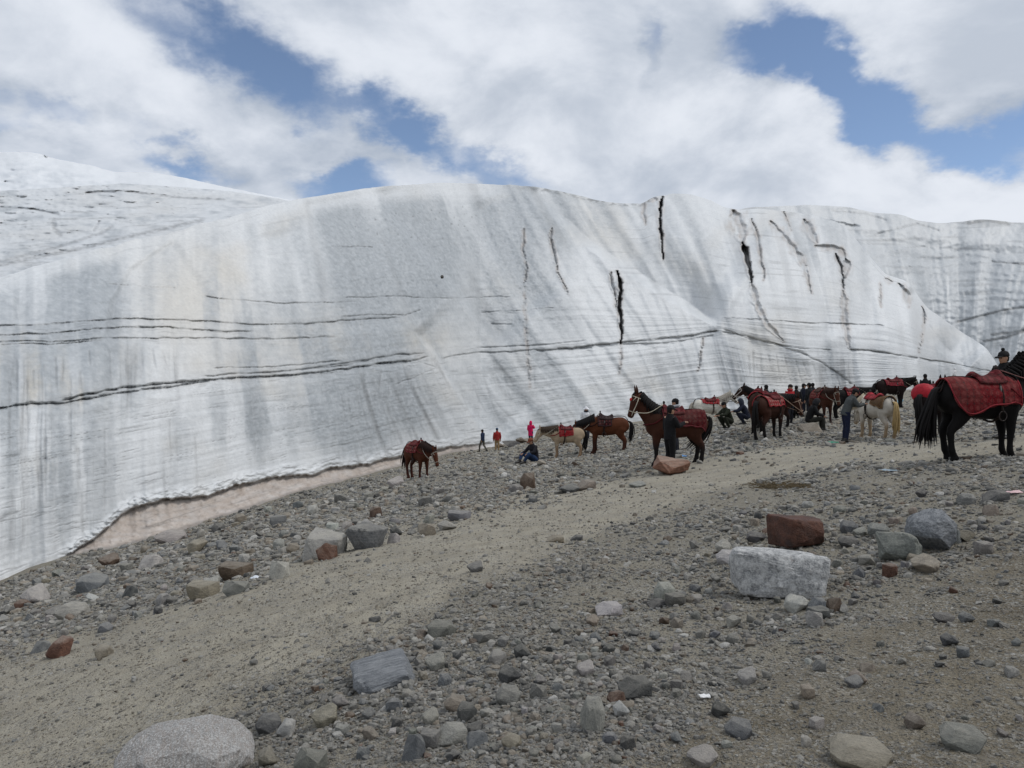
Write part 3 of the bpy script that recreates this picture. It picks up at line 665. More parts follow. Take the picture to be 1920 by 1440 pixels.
def snow_mountain():
    t = NT('fresh_snow', .6, .2)
    c = t.mix(t.attr('grey'), (.70, .72, .74), (.55, .58, .61)); c = t.mix(t.attr('dirt'), c, (.34, .35, .37)); t.color(c)
    t.bump(t.noise(.05, 6, .6), .5, 4.0)
    top = [(-500, 232), (-200, 262), (-60, 279), (0, 286), (40, 284), (70, 287), (110, 299), (180, 312), (215, 323), (255, 322), (300, 325), (350, 334), (410, 348), (480, 362), (540, 374), (640, 395)]
    bottom = [(-500, 400), (640, 420)]
    def depth(U, V, T): return 560 + 900 * (1 - T) ** 1.2
    def paint(U, V, T, D):
        sh = sstep(12, 30, V - I(U, top)) * sstep(300, 180, U)  # shade painted on the lower left flank: greyer and darker than the crest
        D = D * (1 + .05 * fbm(U / 60.0, V / 20.0, 3, 171) + .018 * sh * fbm(U / 16.0, V / 7.0, 3, 172))
        return dict(dirt=.10 * sh * sstep(.0, .5, fbm(U / 24.0, V / 7.0, 4, 173)), grey=.15 + .65 * sh * sstep(-.3, .4, fbm(U / 30.0, V / 9.0, 3, 174)), tan=0 * U, warm=0 * U, D=D)
    sheet('snow_mountain', np.concatenate([np.arange(-500, -20, 12.0), np.arange(-20, 640, 3.0)]), top, bottom, 90, depth, paint, t.m, (500, -200))
snow_mountain()
# ------------------------------------------------------------------ stones
def stone_material():
    t = NT('stone', .88, .22)
    tint = t.attr('tint', 'INSTANCER', 'Color')
    rnd = t.N.new('ShaderNodeObjectInfo').outputs['Random']
    off = t.N.new('ShaderNodeVectorMath'); off.operation = 'ADD'; t.L.new(t.tc.outputs['Object'], off.inputs[0])
    sc = t.N.new('ShaderNodeVectorMath'); sc.operation = 'SCALE'; sc.inputs[0].default_value = (37, 53, 71); t.L.new(rnd, sc.inputs['Scale'])
    t.L.new(sc.outputs[0], off.inputs[1]); vec = off.outputs[0]
    n1, n2, n3 = t.noise(1.6, 5, .65, vec), t.noise(9, 5, .7, vec), t.noise(34, 3, .7, vec)
    c = t.mix(1.0, tint, t.mix(t.mr(n1, .3, .7), (.72, .72, .72), (1.22, 1.2, 1.16)), 'MULTIPLY')
    c = t.mix(1.0, c, t.mix(t.mr(n2, .35, .65), (.80, .80, .81), (1.18, 1.17, 1.15)), 'MULTIPLY')
    # bedding streaks in some stones
    band = t.noise(5.5, 3, .6, t.mapping((.35, .35, 3.2), (.5, .3, 0), vec=vec))
    c = t.mix(t.math('MULTIPLY', t.mr(rnd, .45, .6), .55), c, t.mix(1.0, c, t.mix(t.mr(band, .38, .62), (.62, .62, .64), (1.35, 1.34, 1.32)), 'MULTIPLY'))
    # pale dust lying on upper faces
    g = t.N.new('ShaderNodeNewGeometry'); sx = t.N.new('ShaderNodeSeparateXYZ'); t.L.new(g.outputs['Normal'], sx.inputs[0])
    dust = t.math('MULTIPLY', t.mr(sx.outputs[2], .1, .95, .05, .5), t.mr(n1, .3, .6, .35, 1))
    c = t.mix(dust, c, (.285, .268, .230))
    c = t.mix(t.mr(n3, .60, .72, 0, .35), c, (.34, .335, .32))
    t.color(c)
    nn = t.bump(n1, .35, .10); nn = t.bump(n2, .45, .035, nn); t.bump(n3, .4, .012, nn)
    return t.m
STONE = stone_material()

def rock_mesh(name, seed, kind='angular', sub=0, pts=22, squash=(1, .8, .62)):
    r = np.random.default_rng(seed)
    p = r.normal(size=(pts, 3)); p /= np.linalg.norm(p, axis=1)[:, None]
    if kind == 'angular': p *= r.uniform(.72, 1.0, (pts, 1)); ex = .62
    elif kind == 'slab': p *= r.uniform(.85, 1.0, (pts, 1)); ex = .55
    elif kind in ('boxy', 'block'):
        cb = np.array([(a, b, c) for a in (-1, 1) for b in (-1, 1) for c in (-1, 1)], float) * r.uniform(.42 if kind == 'boxy' else .62, 1.0, (8, 3)); fc = r.uniform(-.6, .6, (pts, 3)); ax = r.integers(0, 3, pts); fc[np.arange(pts), ax] = r.choice([-1, 1], pts) * r.uniform(.88, 1.0, pts)
        p = np.concatenate([cb, fc]); ex = 1.0
    else: ex = .92
    p = np.sign(p) * np.abs(p) ** ex
    p = p * np.array(squash)
    bm = bmesh.new()
    for q in p: bm.verts.new(q)
    res = bmesh.ops.convex_hull(bm, input=bm.verts)
    bmesh.ops.delete(bm, geom=[v for v in bm.verts if not v.link_faces], context='VERTS')
    bmesh.ops.dissolve_limit(bm, angle_limit=math.radians(9), verts=bm.verts, edges=bm.edges)
    bmesh.ops.bevel(bm, geom=bm.edges[:], offset=.05 if kind != 'round' else .11, segments=1 if sub == 0 else 2, profile=.5, affect='EDGES', clamp_overlap=True)
    bmesh.ops.triangulate(bm, faces=bm.faces[:])
    if sub:
        for _ in range(sub):
            bmesh.ops.subdivide_edges(bm, edges=bm.edges[:], cuts=1, use_grid_fill=True)
        bmesh.ops.triangulate(bm, faces=bm.faces[:])
        co = np.array([v.co[:] for v in bm.verts])
        for v in bm.verts:
            pass
        f = 1.7
        d = fbm(co[:, 0] * f + co[:, 2] * 1.3 + seed, co[:, 1] * f - co[:, 2] * 1.1, 3, seed % 50)
        d2 = fbm(co[:, 0] * 6 + co[:, 2] * 4 + seed, co[:, 1] * 6 - co[:, 2] * 5, 2, seed % 37)
        nrm = co / (np.linalg.norm(co, axis=1)[:, None] + 1e-6)
        co = co + nrm * (d * (.10 if kind == 'round' else .075) + d2 * .035)[:, None]
        for v, c in zip(bm.verts, co): v.co = c
        if kind == 'round':
            bmesh.ops.smooth_vert(bm, verts=bm.verts[:], factor=.5, use_axis_x=True, use_axis_y=True, use_axis_z=True)
            bmesh.ops.smooth_vert(bm, verts=bm.verts[:], factor=.5, use_axis_x=True, use_axis_y=True, use_axis_z=True)
    bmesh.ops.recalc_face_normals(bm, faces=bm.faces[:])
    # normalise to a unit half-size box
    co = np.array([v.co[:] for v in bm.verts]); lo, hi = co.min(0), co.max(0)
    for v in bm.verts: v.co = Vector((np.array(v.co[:]) - (lo + hi) / 2) / ((hi - lo) / 2))
    m = bpy.data.meshes.new(name); bm.to_mesh(m); bm.free()
    m.materials.append(STONE)
    sm = kind == 'round' or sub > 0
    m.polygons.foreach_set('use_smooth', np.full(len(m.polygons), sm))
    if sm and kind != 'round': m.set_sharp_from_angle(angle=math.radians(28))
    return m

PROTO = [rock_mesh('stone_%d' % i, 100 + i, 'round' if i % 3 == 0 else 'angular', 0, 16 + i % 7) for i in range(12)]
MID = [rock_mesh('cobble_%d' % i, 300 + i, ('round', 'angular', 'boxy')[i % 3], 2 if i % 3 == 0 else 1, 20 + i % 6 if i % 3 < 2 else 10) for i in range(9)]

TINTS = {'grey': (.195, .195, .188), 'pale': (.320, .314, .296), 'white': (.42, .42, .41), 'dark': (.082, .085, .088), 'blue': (.150, .160, .170), 'tan': (.235, .205, .168), 'brown': (.110, .076, .055), 'rust': (.115, .058, .040), 'green': (.150, .156, .142), 'red': (.085, .036, .026)}
ALL_TONES = ['grey', 'pale', 'white', 'dark', 'blue', 'tan', 'brown', 'rust', 'green']
def jitter(c, r, amt=.18):
    k = 1 + r.uniform(-amt, amt); return tuple(float(x * k * (1 + r.uniform(-.04, .04))) for x in c)

ROCKS = []
def put_rock(mesh, u, vb, w, h, tone, rz, label, group=None, name='rock', depth=.85, sink=.22, tilt=(0, 0), tint=None):
    """a stone whose foot shows at row vb, w x h photograph pixels across"""
    x, D, z = foot(u, vb)
    W, Hh = w / F * D / 2, h / F * D / 2 / (1 - sink * .8)
    if name == 'boulder':      # own mesh in true proportion, so that its grain is not squashed
        mesh.transform(Matrix.Diagonal((1, depth, Hh / W, 1)))
    o = bpy.data.objects.new(name, mesh); COL.objects.link(o)
    o.location = (x, D + W * depth * .5, z + Hh * (1 - 2 * sink) + Hh * .1)
    o.scale = (W, W * depth, Hh) if name != 'boulder' else (W, W, W); o.rotation_euler = (tilt[0], tilt[1], rz)
    o['tint'] = tint or jitter(TINTS[tone], np.random.default_rng(int(u * 7 + vb)))
    tag(o, label, 'rock', group); ROCKS.append((u, vb, w, h)); return o

def granite_material():
    t = NT('speckled_granite', .85, .25)
    n1, n2 = t.noise(2.4, 6, .7), t.noise(26, 4, .75)
    sp = t.voro(30); w = t.noise(6, 5, .75)
    c = t.mix(t.mr(w, .38, .62), (.20, .205, .21), (.56, .56, .55))
    c = t.mix(t.mr(n2, .5, .7, 0, .8), c, (.62, .62, .60)); c = t.mix(t.mr(n2, .28, .42, .75, 0), c, (.10, .105, .11))
    c = t.mix(t.mr(n1, .62, .72, 0, .35), c, (.30, .17, .12))
    t.color(c); n = t.bump(w, .6, .05); t.bump(n2, .5, .02, n); return t.m
def dome_material():
    t = NT('pale_granite', .85, .25)
    n1, n2, n3 = t.noise(1.6, 5, .65), t.noise(38, 4, .75), t.noise(9, 5, .7, t.mapping((2.2, .7, .7), (0, 0, .6)))
    c = t.mix(t.mr(n1, .3, .7), (.22, .215, .205), (.37, .365, .355))
    c = t.mix(t.mr(n3, .42, .62, 0, .6), c, (.235, .195, .165))
    c = t.mix(t.mr(n2, .52, .62, 0, .8), c, (.54, .54, .53)); c = t.mix(t.mr(n2, .34, .46, .75, 0), c, (.10, .10, .10))
    t.color(c); n = t.bump(n1, .5, .06); t.bump(n2, .6, .015, n); return t.m
def redrock_material():
    t = NT('red_brown_rock', .7, .35)
    n1, n2 = t.noise(2.0, 6, .7), t.noise(12, 5, .7)
    c = t.mix(t.mr(n1, .3, .7), (.030, .016, .013), (.125, .050, .030)); c = t.mix(t.mr(n2, .55, .75, 0, .5), c, (.17, .085, .05))
    t.color(c); n = t.bump(n1, .6, .08); t.bump(n2, .5, .03, n); return t.m
def striped_material():
    t = NT('striped_slate', .85, .2)
    b = t.noise(4.2, 4, .65, t.mapping((.35, 2.2, 2.2), (.2, .1, .5)))
    c = t.mix(t.mr(b, .35, .65), (.13, .14, .152), (.27, .28, .29)); c = t.mix(t.mr(t.noise(20, 4, .7), .5, .75, 0, .3), c, (.34, .34, .33))
    t.color(c); n = t.bump(b, .7, .06); t.bump(t.noise(16, 4, .7), .4, .03, n); return t.m

def hero(seed, kind, mat, pts=22, squash=(1, .8, .62), sub=3):
    m = rock_mesh('boulder', seed, kind, sub, pts, squash); m.materials.clear(); m.materials.append(mat); return m

B = []
put_rock(hero(9001, 'round', dome_material(), 90, (1, .9, .8)), 330, 1482, 250, 108, 'pale', .3, 'large rounded pale granite boulder cut by the bottom edge at lower left', name='boulder', depth=.8, sink=.12)
put_rock(hero(9125, 'block', granite_material(), 12), 1466, 1117, 178, 86, 'white', -.12, 'largest white mottled boulder with a dark underside, below the red-brown rock', name='boulder', depth=.62, sink=.06)
put_rock(hero(9031, 'block', redrock_material(), 4), 1508, 1020, 108, 56, 'red', .25, 'dark red-brown angular boulder behind the large white mottled one', name='boulder', depth=.7, sink=.12)
put_rock(hero(9004, 'round', striped_material(), 50), 1757, 1026, 98, 72, 'blue', .8, 'pale blue-grey rounded boulder, rightmost of the big boulders', name='boulder', depth=.9, sink=.15)
put_rock(hero(9005, 'angular', STONE, 18), 1693, 1047, 80, 50, 'green', -.4, 'grey-green boulder just in front of the pale blue-grey rounded boulder', name='boulder', tint=(.19, .205, .19))
put_rock(hero(9106, 'boxy', striped_material(), 6, (1, .8, .45)), 714, 1290, 122, 36, 'blue', .3, 'striped slate-grey slab tilted in the dirt at lower centre left', name='boulder', depth=1.0, sink=.25, tilt=(.22, -.18))
put_rock(hero(9017, 'boxy', STONE, 6), 606, 1046, 82, 48, 'pale', .2, 'pale split boulder with a rusty foot beside the path', name='boulder', tint=(.33, .325, .31))
put_rock(hero(9008, 'angular', STONE, 16), 612, 1050, 40, 32, 'rust', 1.1, 'rusty broken rock leaning on the pale split boulder', name='boulder')
put_rock(hero(9009, 'angular', STONE, 18), 684, 1030, 74, 44, 'grey', -.3, 'dark grey jagged boulder right of the pale split boulder', name='boulder', tint=(.13, .135, .14))
put_rock(hero(9010, 'angular', STONE, 18, (1, .8, .5)), 1258, 890, 66, 32, 'rust', .5, 'reddish-brown wedge-shaped boulder under the bay horse with the handler', name='boulder', tint=(.235, .118, .080), sink=.12)
named = [
    (1279, 886, 18, 14, 'pale', 'round', 'small round pale stone leaning on the front of the reddish wedge boulder'), (1242, 889, 16, 11, 'pale', 'round', 'small pale stone at the left toe of the reddish wedge boulder'),
    (105, 1232, 56, 42, 'rust', 'angular', 'rust-brown block at the left edge of the path, far left'), (74, 1222, 36, 24, 'blue', 'angular', 'blue-grey rock touching the left of the rust-brown block'), (436, 1086, 62, 32, 'brown', 'angular', 'brown flat-topped rock above the white scrap at left'), (522, 1086, 40, 36, 'pale', 'angular', 'pale grey wedge rock at the upper edge of the path'),
    (60, 1134, 66, 40, 'pale', 'angular', 'pale rounded slab near the ice at far left'), (40, 1142, 30, 18, 'rust', 'angular', 'small rusty rock tucked under the pale slab at far left'), (130, 1162, 62, 30, 'pale', 'angular', 'long light grey slab at left below the bluish one'), (97, 1156, 34, 24, 'grey', 'round', 'round grey rock left of the long light grey slab'), (165, 1112, 66, 32, 'blue', 'angular', 'bluish flat slab lying close to the ice at left'),
    (280, 1062, 46, 28, 'white', 'round', 'whitish oval stone near the foot of the brown ice wedge'), (242, 1120, 30, 26, 'dark', 'angular', 'near-black stone right of the bluish flat slab'), (374, 1126, 58, 36, 'tan', 'angular', 'tan wedge-shaped rock at the upper path edge at left'), (440, 1118, 52, 26, 'green', 'angular', 'greenish slab beside the tan wedge-shaped rock'), (397, 1100, 30, 22, 'pale', 'round', 'pale round stone left of the brown flat-topped rock'), (192, 1236, 34, 26, 'tan', 'angular', 'tan block alone on the path right of the rust-brown block'), (316, 1018, 60, 22, 'pale', 'angular', 'long pale flat stone directly below the brown ice wedge'), (200, 1060, 40, 26, 'brown', 'angular', 'brown flat rock close under the brown ice wedge'),
    (500, 1368, 50, 34, 'dark', 'slab', 'dark slanted slab right of the big rounded boulder'), (534, 1368, 40, 32, 'white', 'angular', 'whitish angular stone touching the dark slanted slab'), (606, 1358, 56, 44, 'tan', 'round', 'tan-brown egg-shaped rock at the lower left of the stony patch'), (638, 1326, 36, 22, 'grey', 'round', 'grey stone on top of the tan-brown egg-shaped rock'), (580, 1442, 66, 40, 'green', 'angular', 'greenish grey rock at the bottom edge right of the big rounded boulder'), (500, 1432, 48, 34, 'tan', 'angular', 'olive-tan rock at the right foot of the big rounded boulder'),
    (828, 1195, 58, 30, 'green', 'angular', 'long olive-grey stone at the top of the stony patch'), (790, 1200, 22, 18, 'tan', 'round', 'small tan stone at the left end of the long olive-grey stone'), (815, 1258, 42, 36, 'pale', 'angular', 'pale grey stone right above the striped slab'), (834, 1282, 28, 26, 'blue', 'angular', 'blue-grey stone below the pale stone near the striped slab'), (846, 1396, 60, 40, 'pale', 'angular', 'pale flat-topped block in the row near the bottom edge'), (776, 1432, 46, 52, 'blue', 'angular', 'dark blue-grey upright rock at the bottom left end of the row'), (806, 1404, 40, 34, 'grey', 'angular', 'grey rock left of the pale flat-topped block'), (895, 1406, 44, 32, 'blue', 'round', 'blue-grey stone right of the pale flat-topped block'), (890, 1380, 36, 26, 'dark', 'round', 'dark round stone behind the pale flat-topped block'), (876, 1346, 40, 36, 'dark', 'angular', 'near-black block above the pale flat-topped block'), (854, 1330, 44, 28, 'tan', 'angular', 'tan flat stone left of the near-black block'), (806, 1358, 34, 34, 'pale', 'angular', 'light cracked stone left of the near-black block'),
    (1112, 1372, 50, 68, 'pale', 'angular', 'upright light grey stone at bottom centre'), (1192, 1302, 62, 40, 'dark', 'angular', 'dark slate boulder beside the small rust-red stone'), (1158, 1308, 38, 22, 'rust', 'angular', 'small rust-red stone left of the dark slate boulder'), (1166, 1336, 34, 28, 'white', 'round', 'white-tan round stone below the rust-red stone'), (1010, 1302, 34, 32, 'grey', 'angular', 'grey cube-like stone in the middle of the stony patch'), (956, 1276, 46, 34, 'dark', 'angular', 'dark blocky stone in the upper stony patch'), (980, 1232, 38, 28, 'dark', 'round', 'dark rounded stone at the upper rim of the stony patch'), (952, 1316, 50, 36, 'grey', 'angular', 'broad grey stone left of the cube-like stone'), (1098, 1262, 36, 30, 'white', 'angular', 'whitish veined stone above the upright light stone'),
    (1248, 1126, 42, 34, 'pale', 'angular', 'pale pyramid-shaped stone left of the large white mottled boulder'), (1142, 1152, 50, 26, 'white', 'angular', 'whitish flat stone at mid slope left of the pyramid-shaped stone'), (1112, 1168, 26, 22, 'tan', 'round', 'tan round stone just left of the whitish flat stone'), (1270, 1138, 40, 22, 'green', 'angular', 'greenish slab below the pyramid-shaped stone'), (1232, 1138, 34, 18, 'dark', 'slab', 'dark flat stone left below the pyramid-shaped stone'), (1402, 1272, 40, 36, 'pale', 'round', 'pale dusty stone half buried below the large white mottled boulder'), (1353, 1330, 36, 28, 'dark', 'round', 'dark round stone by the white paper scrap'), (1388, 1384, 54, 34, 'blue', 'angular', 'blue-grey stone at bottom right of centre'), (1320, 1440, 60, 34, 'pale', 'angular', 'pale stone at the bottom edge right of centre'),
    (1498, 1138, 50, 32, 'white', 'round', 'whitish egg-shaped stone at the right foot of the large white mottled boulder'), (1534, 1140, 34, 30, 'blue', 'angular', 'blue-grey stone next to the whitish egg-shaped stone'), (1568, 1136, 34, 28, 'brown', 'angular', 'brownish stone second right of the whitish egg-shaped stone'), (1540, 1152, 44, 22, 'dark', 'angular', 'dark flat stone below the whitish egg-shaped stone'), (1530, 1180, 34, 30, 'pale', 'angular', 'pale cube-like stone lowest in the chain below the white mottled boulder'), (1742, 1078, 60, 34, 'tan', 'round', 'tan rounded stone below the grey-green boulder'), (1715, 1050, 24, 16, 'tan', 'angular', 'small orange-tan stone at the front of the grey-green boulder'), (1364, 1060, 40, 26, 'white', 'angular', 'white and black stone left of the large white mottled boulder'), (1358, 1035, 34, 30, 'pale', 'angular', 'pale stone left of the red-brown boulder'), (1420, 1010, 40, 20, 'dark', 'round', 'dark flat cobble just left of the red-brown boulder'), (1474, 1026, 16, 12, 'pale', 'round', 'pebble balanced behind the top of the white mottled boulder'),
    (1790, 1012, 36, 30, 'blue', 'angular', 'blue-grey angular stone on the right of the pale blue-grey boulder'), (1850, 1030, 34, 26, 'grey', 'angular', 'grey square stone right of the boulder group'), (1812, 1008, 40, 22, 'tan', 'angular', 'tan flat stone in the boulder group at right'), (1594, 994, 36, 26, 'blue', 'angular', 'blue-grey cobble between the red-brown and grey-green boulders'), (1650, 1000, 44, 26, 'grey', 'round', 'grey rounded cobble left of the pale blue-grey boulder'), (1592, 1016, 40, 20, 'dark', 'angular', 'dark slab at the right foot of the red-brown boulder'), (1614, 1000, 26, 20, 'pale', 'round', 'pale cobble between the boulders'), (1816, 950, 36, 24, 'grey', 'angular', 'grey stone in the heap at the right edge'), (1872, 948, 46, 26, 'dark', 'angular', 'dark stone in the heap at the right edge beside the pink scrap'), (1862, 970, 30, 22, 'tan', 'angular', 'tan stone below the dark heap at the right edge'),
    (1784, 1216, 34, 22, 'dark', 'round', 'dark stone alone on the bare bank at far right'), (1772, 1160, 40, 18, 'dark', 'slab', 'dark flat stone with a rusty side on the bare bank'), (1816, 1168, 30, 20, 'blue', 'angular', 'blue-grey stone right of the dark flat stone on the bare bank'), (1720, 1372, 40, 30, 'tan', 'round', 'tan stone near the bottom edge on the bare bank'), (1810, 1412, 84, 44, 'grey', 'angular', 'broad grey stone at the bottom right corner'), (1604, 1292, 34, 24, 'blue', 'angular', 'blue-grey pebble pair stone on the bare bank'), (1612, 1284, 36, 26, 'tan', 'round', 'tan stone above the blue-grey pebble on the bare bank'), (1538, 1262, 26, 22, 'grey', 'angular', 'grey stone on the bare bank left of the tan one'), (1630, 1256, 32, 16, 'tan', 'angular', 'flat tan stone on the bare bank'), (1618, 1440, 120, 44, 'tan', 'slab', 'broad buried tan slab at the bottom edge at right'),
    (958, 836, 34, 13, 'dark', 'angular', 'dark muddy block at the foot of the ice left of the pink coat'), (978, 831, 26, 12, 'brown', 'angular', 'brown muddy block at the foot of the ice behind the pink coat'), (938, 838, 18, 8, 'tan', 'round', 'small tan block behind the person in red at the ice'),
    (990, 917, 30, 36, 'brown', 'angular', 'upright brown boulder on the rubble below the seated person'), (1068, 924, 40, 18, 'dark', 'angular', 'dark flat rock at the upper edge of the path in mid picture'), (968, 925, 30, 16, 'grey', 'angular', 'grey rock left of the upright brown boulder'), (1100, 918, 36, 20, 'tan', 'angular', 'tan rock right of the dark flat rock by the path'), (1196, 912, 34, 14, 'grey', 'round', 'grey rock on the path edge below the bay horse'), (860, 975, 46, 18, 'blue', 'angular', 'bluish flat rock in the rubble at mid left'), (800, 1004, 36, 24, 'tan', 'angular', 'tan rock beside the path at mid left'), (838, 992, 40, 18, 'pale', 'angular', 'pale rock right of the tan one at mid left'), (742, 1004, 26, 22, 'dark', 'round', 'dark round rock in the rubble right of the jagged boulder'), (738, 1018, 26, 22, 'pale', 'round', 'pale round rock right of the dark grey jagged boulder'), (890, 1074, 34, 22, 'grey', 'angular', 'grey rock alone in the middle of the path'), (1042, 1018, 36, 14, 'tan', 'slab', 'flat tan stone on the path'), (1082, 1014, 26, 12, 'dark', 'angular', 'small dark stone in a row on the path'), (1548, 800, 26, 10, 'tan', 'angular', 'tan boulder with the black-clad person sitting on it'),
]
for i, (u, vb, w, h, tone, kind, lab) in enumerate(named):
    r = np.random.default_rng(700 + i)
    mesh = MID[(i * 5) % 9] if kind != 'slab' else MID[1 + (i % 2) * 3]
    if kind == 'round': mesh = MID[(i % 3) * 3]
    if u == 1548: put_rock(mesh, 1522, 811, 44, 18, tone, .3, lab); continue
    put_rock(mesh, u, vb, w * .95, h * .88, tone, float(r.uniform(-.6, .6)), lab, sink=.28)

# countable stones that nothing sets apart: one object each, by stony stretch and colour
zones = [('on the rubble strip between the ice and the path at left', 'stones on the rubble strip by the ice', [(0, 1225), (0, 1110), (220, 1040), (480, 960), (760, 905), (900, 930), (760, 1010), (520, 1080), (330, 1160)], 75, (15, 34)),
         ('in the stony patch at bottom centre', 'stones in the patch at bottom centre', [(640, 1270), (820, 1200), (1080, 1180), (1320, 1200), (1330, 1290), (1200, 1440), (640, 1440)], 85, (16, 38)),
         ('among the boulders at right', 'stones among the boulders at right', [(1320, 980), (1500, 950), (1920, 920), (1920, 1010), (1700, 1080), (1560, 1180), (1400, 1200), (1240, 1220), (1240, 1120)], 62, (14, 30)),
         ('on the bare bank at lower right', 'stones on the bare bank', [(1340, 1290), (1920, 1090), (1920, 1440), (1240, 1440)], 22, (15, 28))]
def inside(poly, x, y):
    c = False
    for i in range(len(poly)):
        (x0, y0), (x1, y1) = poly[i], poly[i - 1]
        if (y0 > y) != (y1 > y) and x < (x1 - x0) * (y - y0) / (y1 - y0) + x0: c = not c
    return c
tone_words = {'grey': 'grey', 'pale': 'light grey', 'white': 'whitish', 'dark': 'charcoal', 'blue': 'blue-grey', 'tan': 'tan', 'brown': 'brown', 'rust': 'rusty', 'green': 'olive-grey'}
rr = np.random.default_rng(77)
# anchors for saying which stone is which
anchors = []
for o in [o for o in COL.objects if o.get('category') == 'rock']:
    short = o['label']
    for cut in (' at ', ' beside ', ' near ', ' in ', ' on ', ' left ', ' right ', ' above ', ' below ', ' behind ', ' between ', ' under ', ' next ', ' just ', ' second ', ' close ', ' touching ', ' leaning ', ' lying ', ' tucked ', ' directly ', ' by ', ' cut ', ' tilted ', ' half ', ' alone ', ' lowest ', ' balanced ', ' stuck ', ',', ' with '):
        short = short.split(cut)[0]
    anchors.append([short, ROCKS[len(anchors)]])
_cnt = {}
for a_ in anchors: _cnt[a_[0]] = _cnt.get(a_[0], 0) + 1
anchors = [a_ for a_ in anchors if _cnt[a_[0]] == 1 and 3 <= len(a_[0].split()) <= 6 and a_[1][2] > 24]
used_labels = {}
def which_stone(u, v, w, tone, where):
    size = 'small' if w < 18.5 else 'mid-sized' if w < 25 else 'larger'
    order = sorted(anchors, key=lambda a_: math.hypot(u - a_[1][0], (v - a_[1][1]) * 1.3))
    for short, (a, b, c, d) in order[:4]:
        dx, dy = u - a, v - b
        horiz = 'left of' if dx < 0 else 'right of'; vert = 'above' if dy < 0 else 'below'
        if abs(dx) > 2.2 * abs(dy): rel = horiz
        elif abs(dy) > 2.2 * abs(dx): rel = vert
        else: rel = ('up and ' if dy < 0 else 'down and ') + horiz
        far = '' if math.hypot(dx, dy) > 75 else 'close '
        lab = '%s %s stone %s%s the %s' % (size, tone, far, rel, short)
        if lab not in used_labels: used_labels[lab] = 1; return lab
    return '%s stone %s' % (tone, where)
for where, grp, poly, count, (smin, smax) in zones:
    xs = [p[0] for p in poly]; ys = [p[1] for p in poly]; k = 0; tries = 0
    while k < count and tries < 4000:
        tries += 1
        u, v = rr.uniform(min(xs), max(xs)), rr.uniform(min(ys), max(ys))
        if not inside(poly, u, v): continue
        w = smin * (1 - rr.uniform(0, .86)) ** -.5; w = min(w, smax)
        if any(abs(u - a) < (w + c) * .52 and abs(v - h_ * .4 - (b - d * .4)) < (h_ + d) * .42 for (a, b, c, d) in ROCKS for h_ in (w * .7,)): continue
        tone = rr.choice(ALL_TONES, p=[.27, .24, .06, .11, .13, .12, .02, .01, .04])
        put_rock(MID[int(rr.integers(9))] if w > 20 else PROTO[int(rr.integers(12))], u, v, w, w * rr.uniform(.5, .8), tone, rr.uniform(0, 6.28), which_stone(u, v, w, tone_words[tone], where), grp, sink=.27)
        k += 1

# the rocks whose shapes the small gravel repeats
gcol = bpy.data.collections.new('stone_shapes')
SC.collection.children.link(gcol)
_src = {}
for o in [o for o in COL.objects if o.name.startswith('rock') and o.data in PROTO]:
    if o.data.name not in _src: _src[o.data.name] = o
for i, m in enumerate(PROTO):
    if m.name not in _src:
        _src[m.name] = put_rock(m, 560 + i * 31, 1120 - i * 9, 17, 12, 'grey', i * .7, 'small grey stone strewn along the upper half of the path', 'small stones on the path')
for o in _src.values(): COL.objects.unlink(o); gcol.objects.link(o)

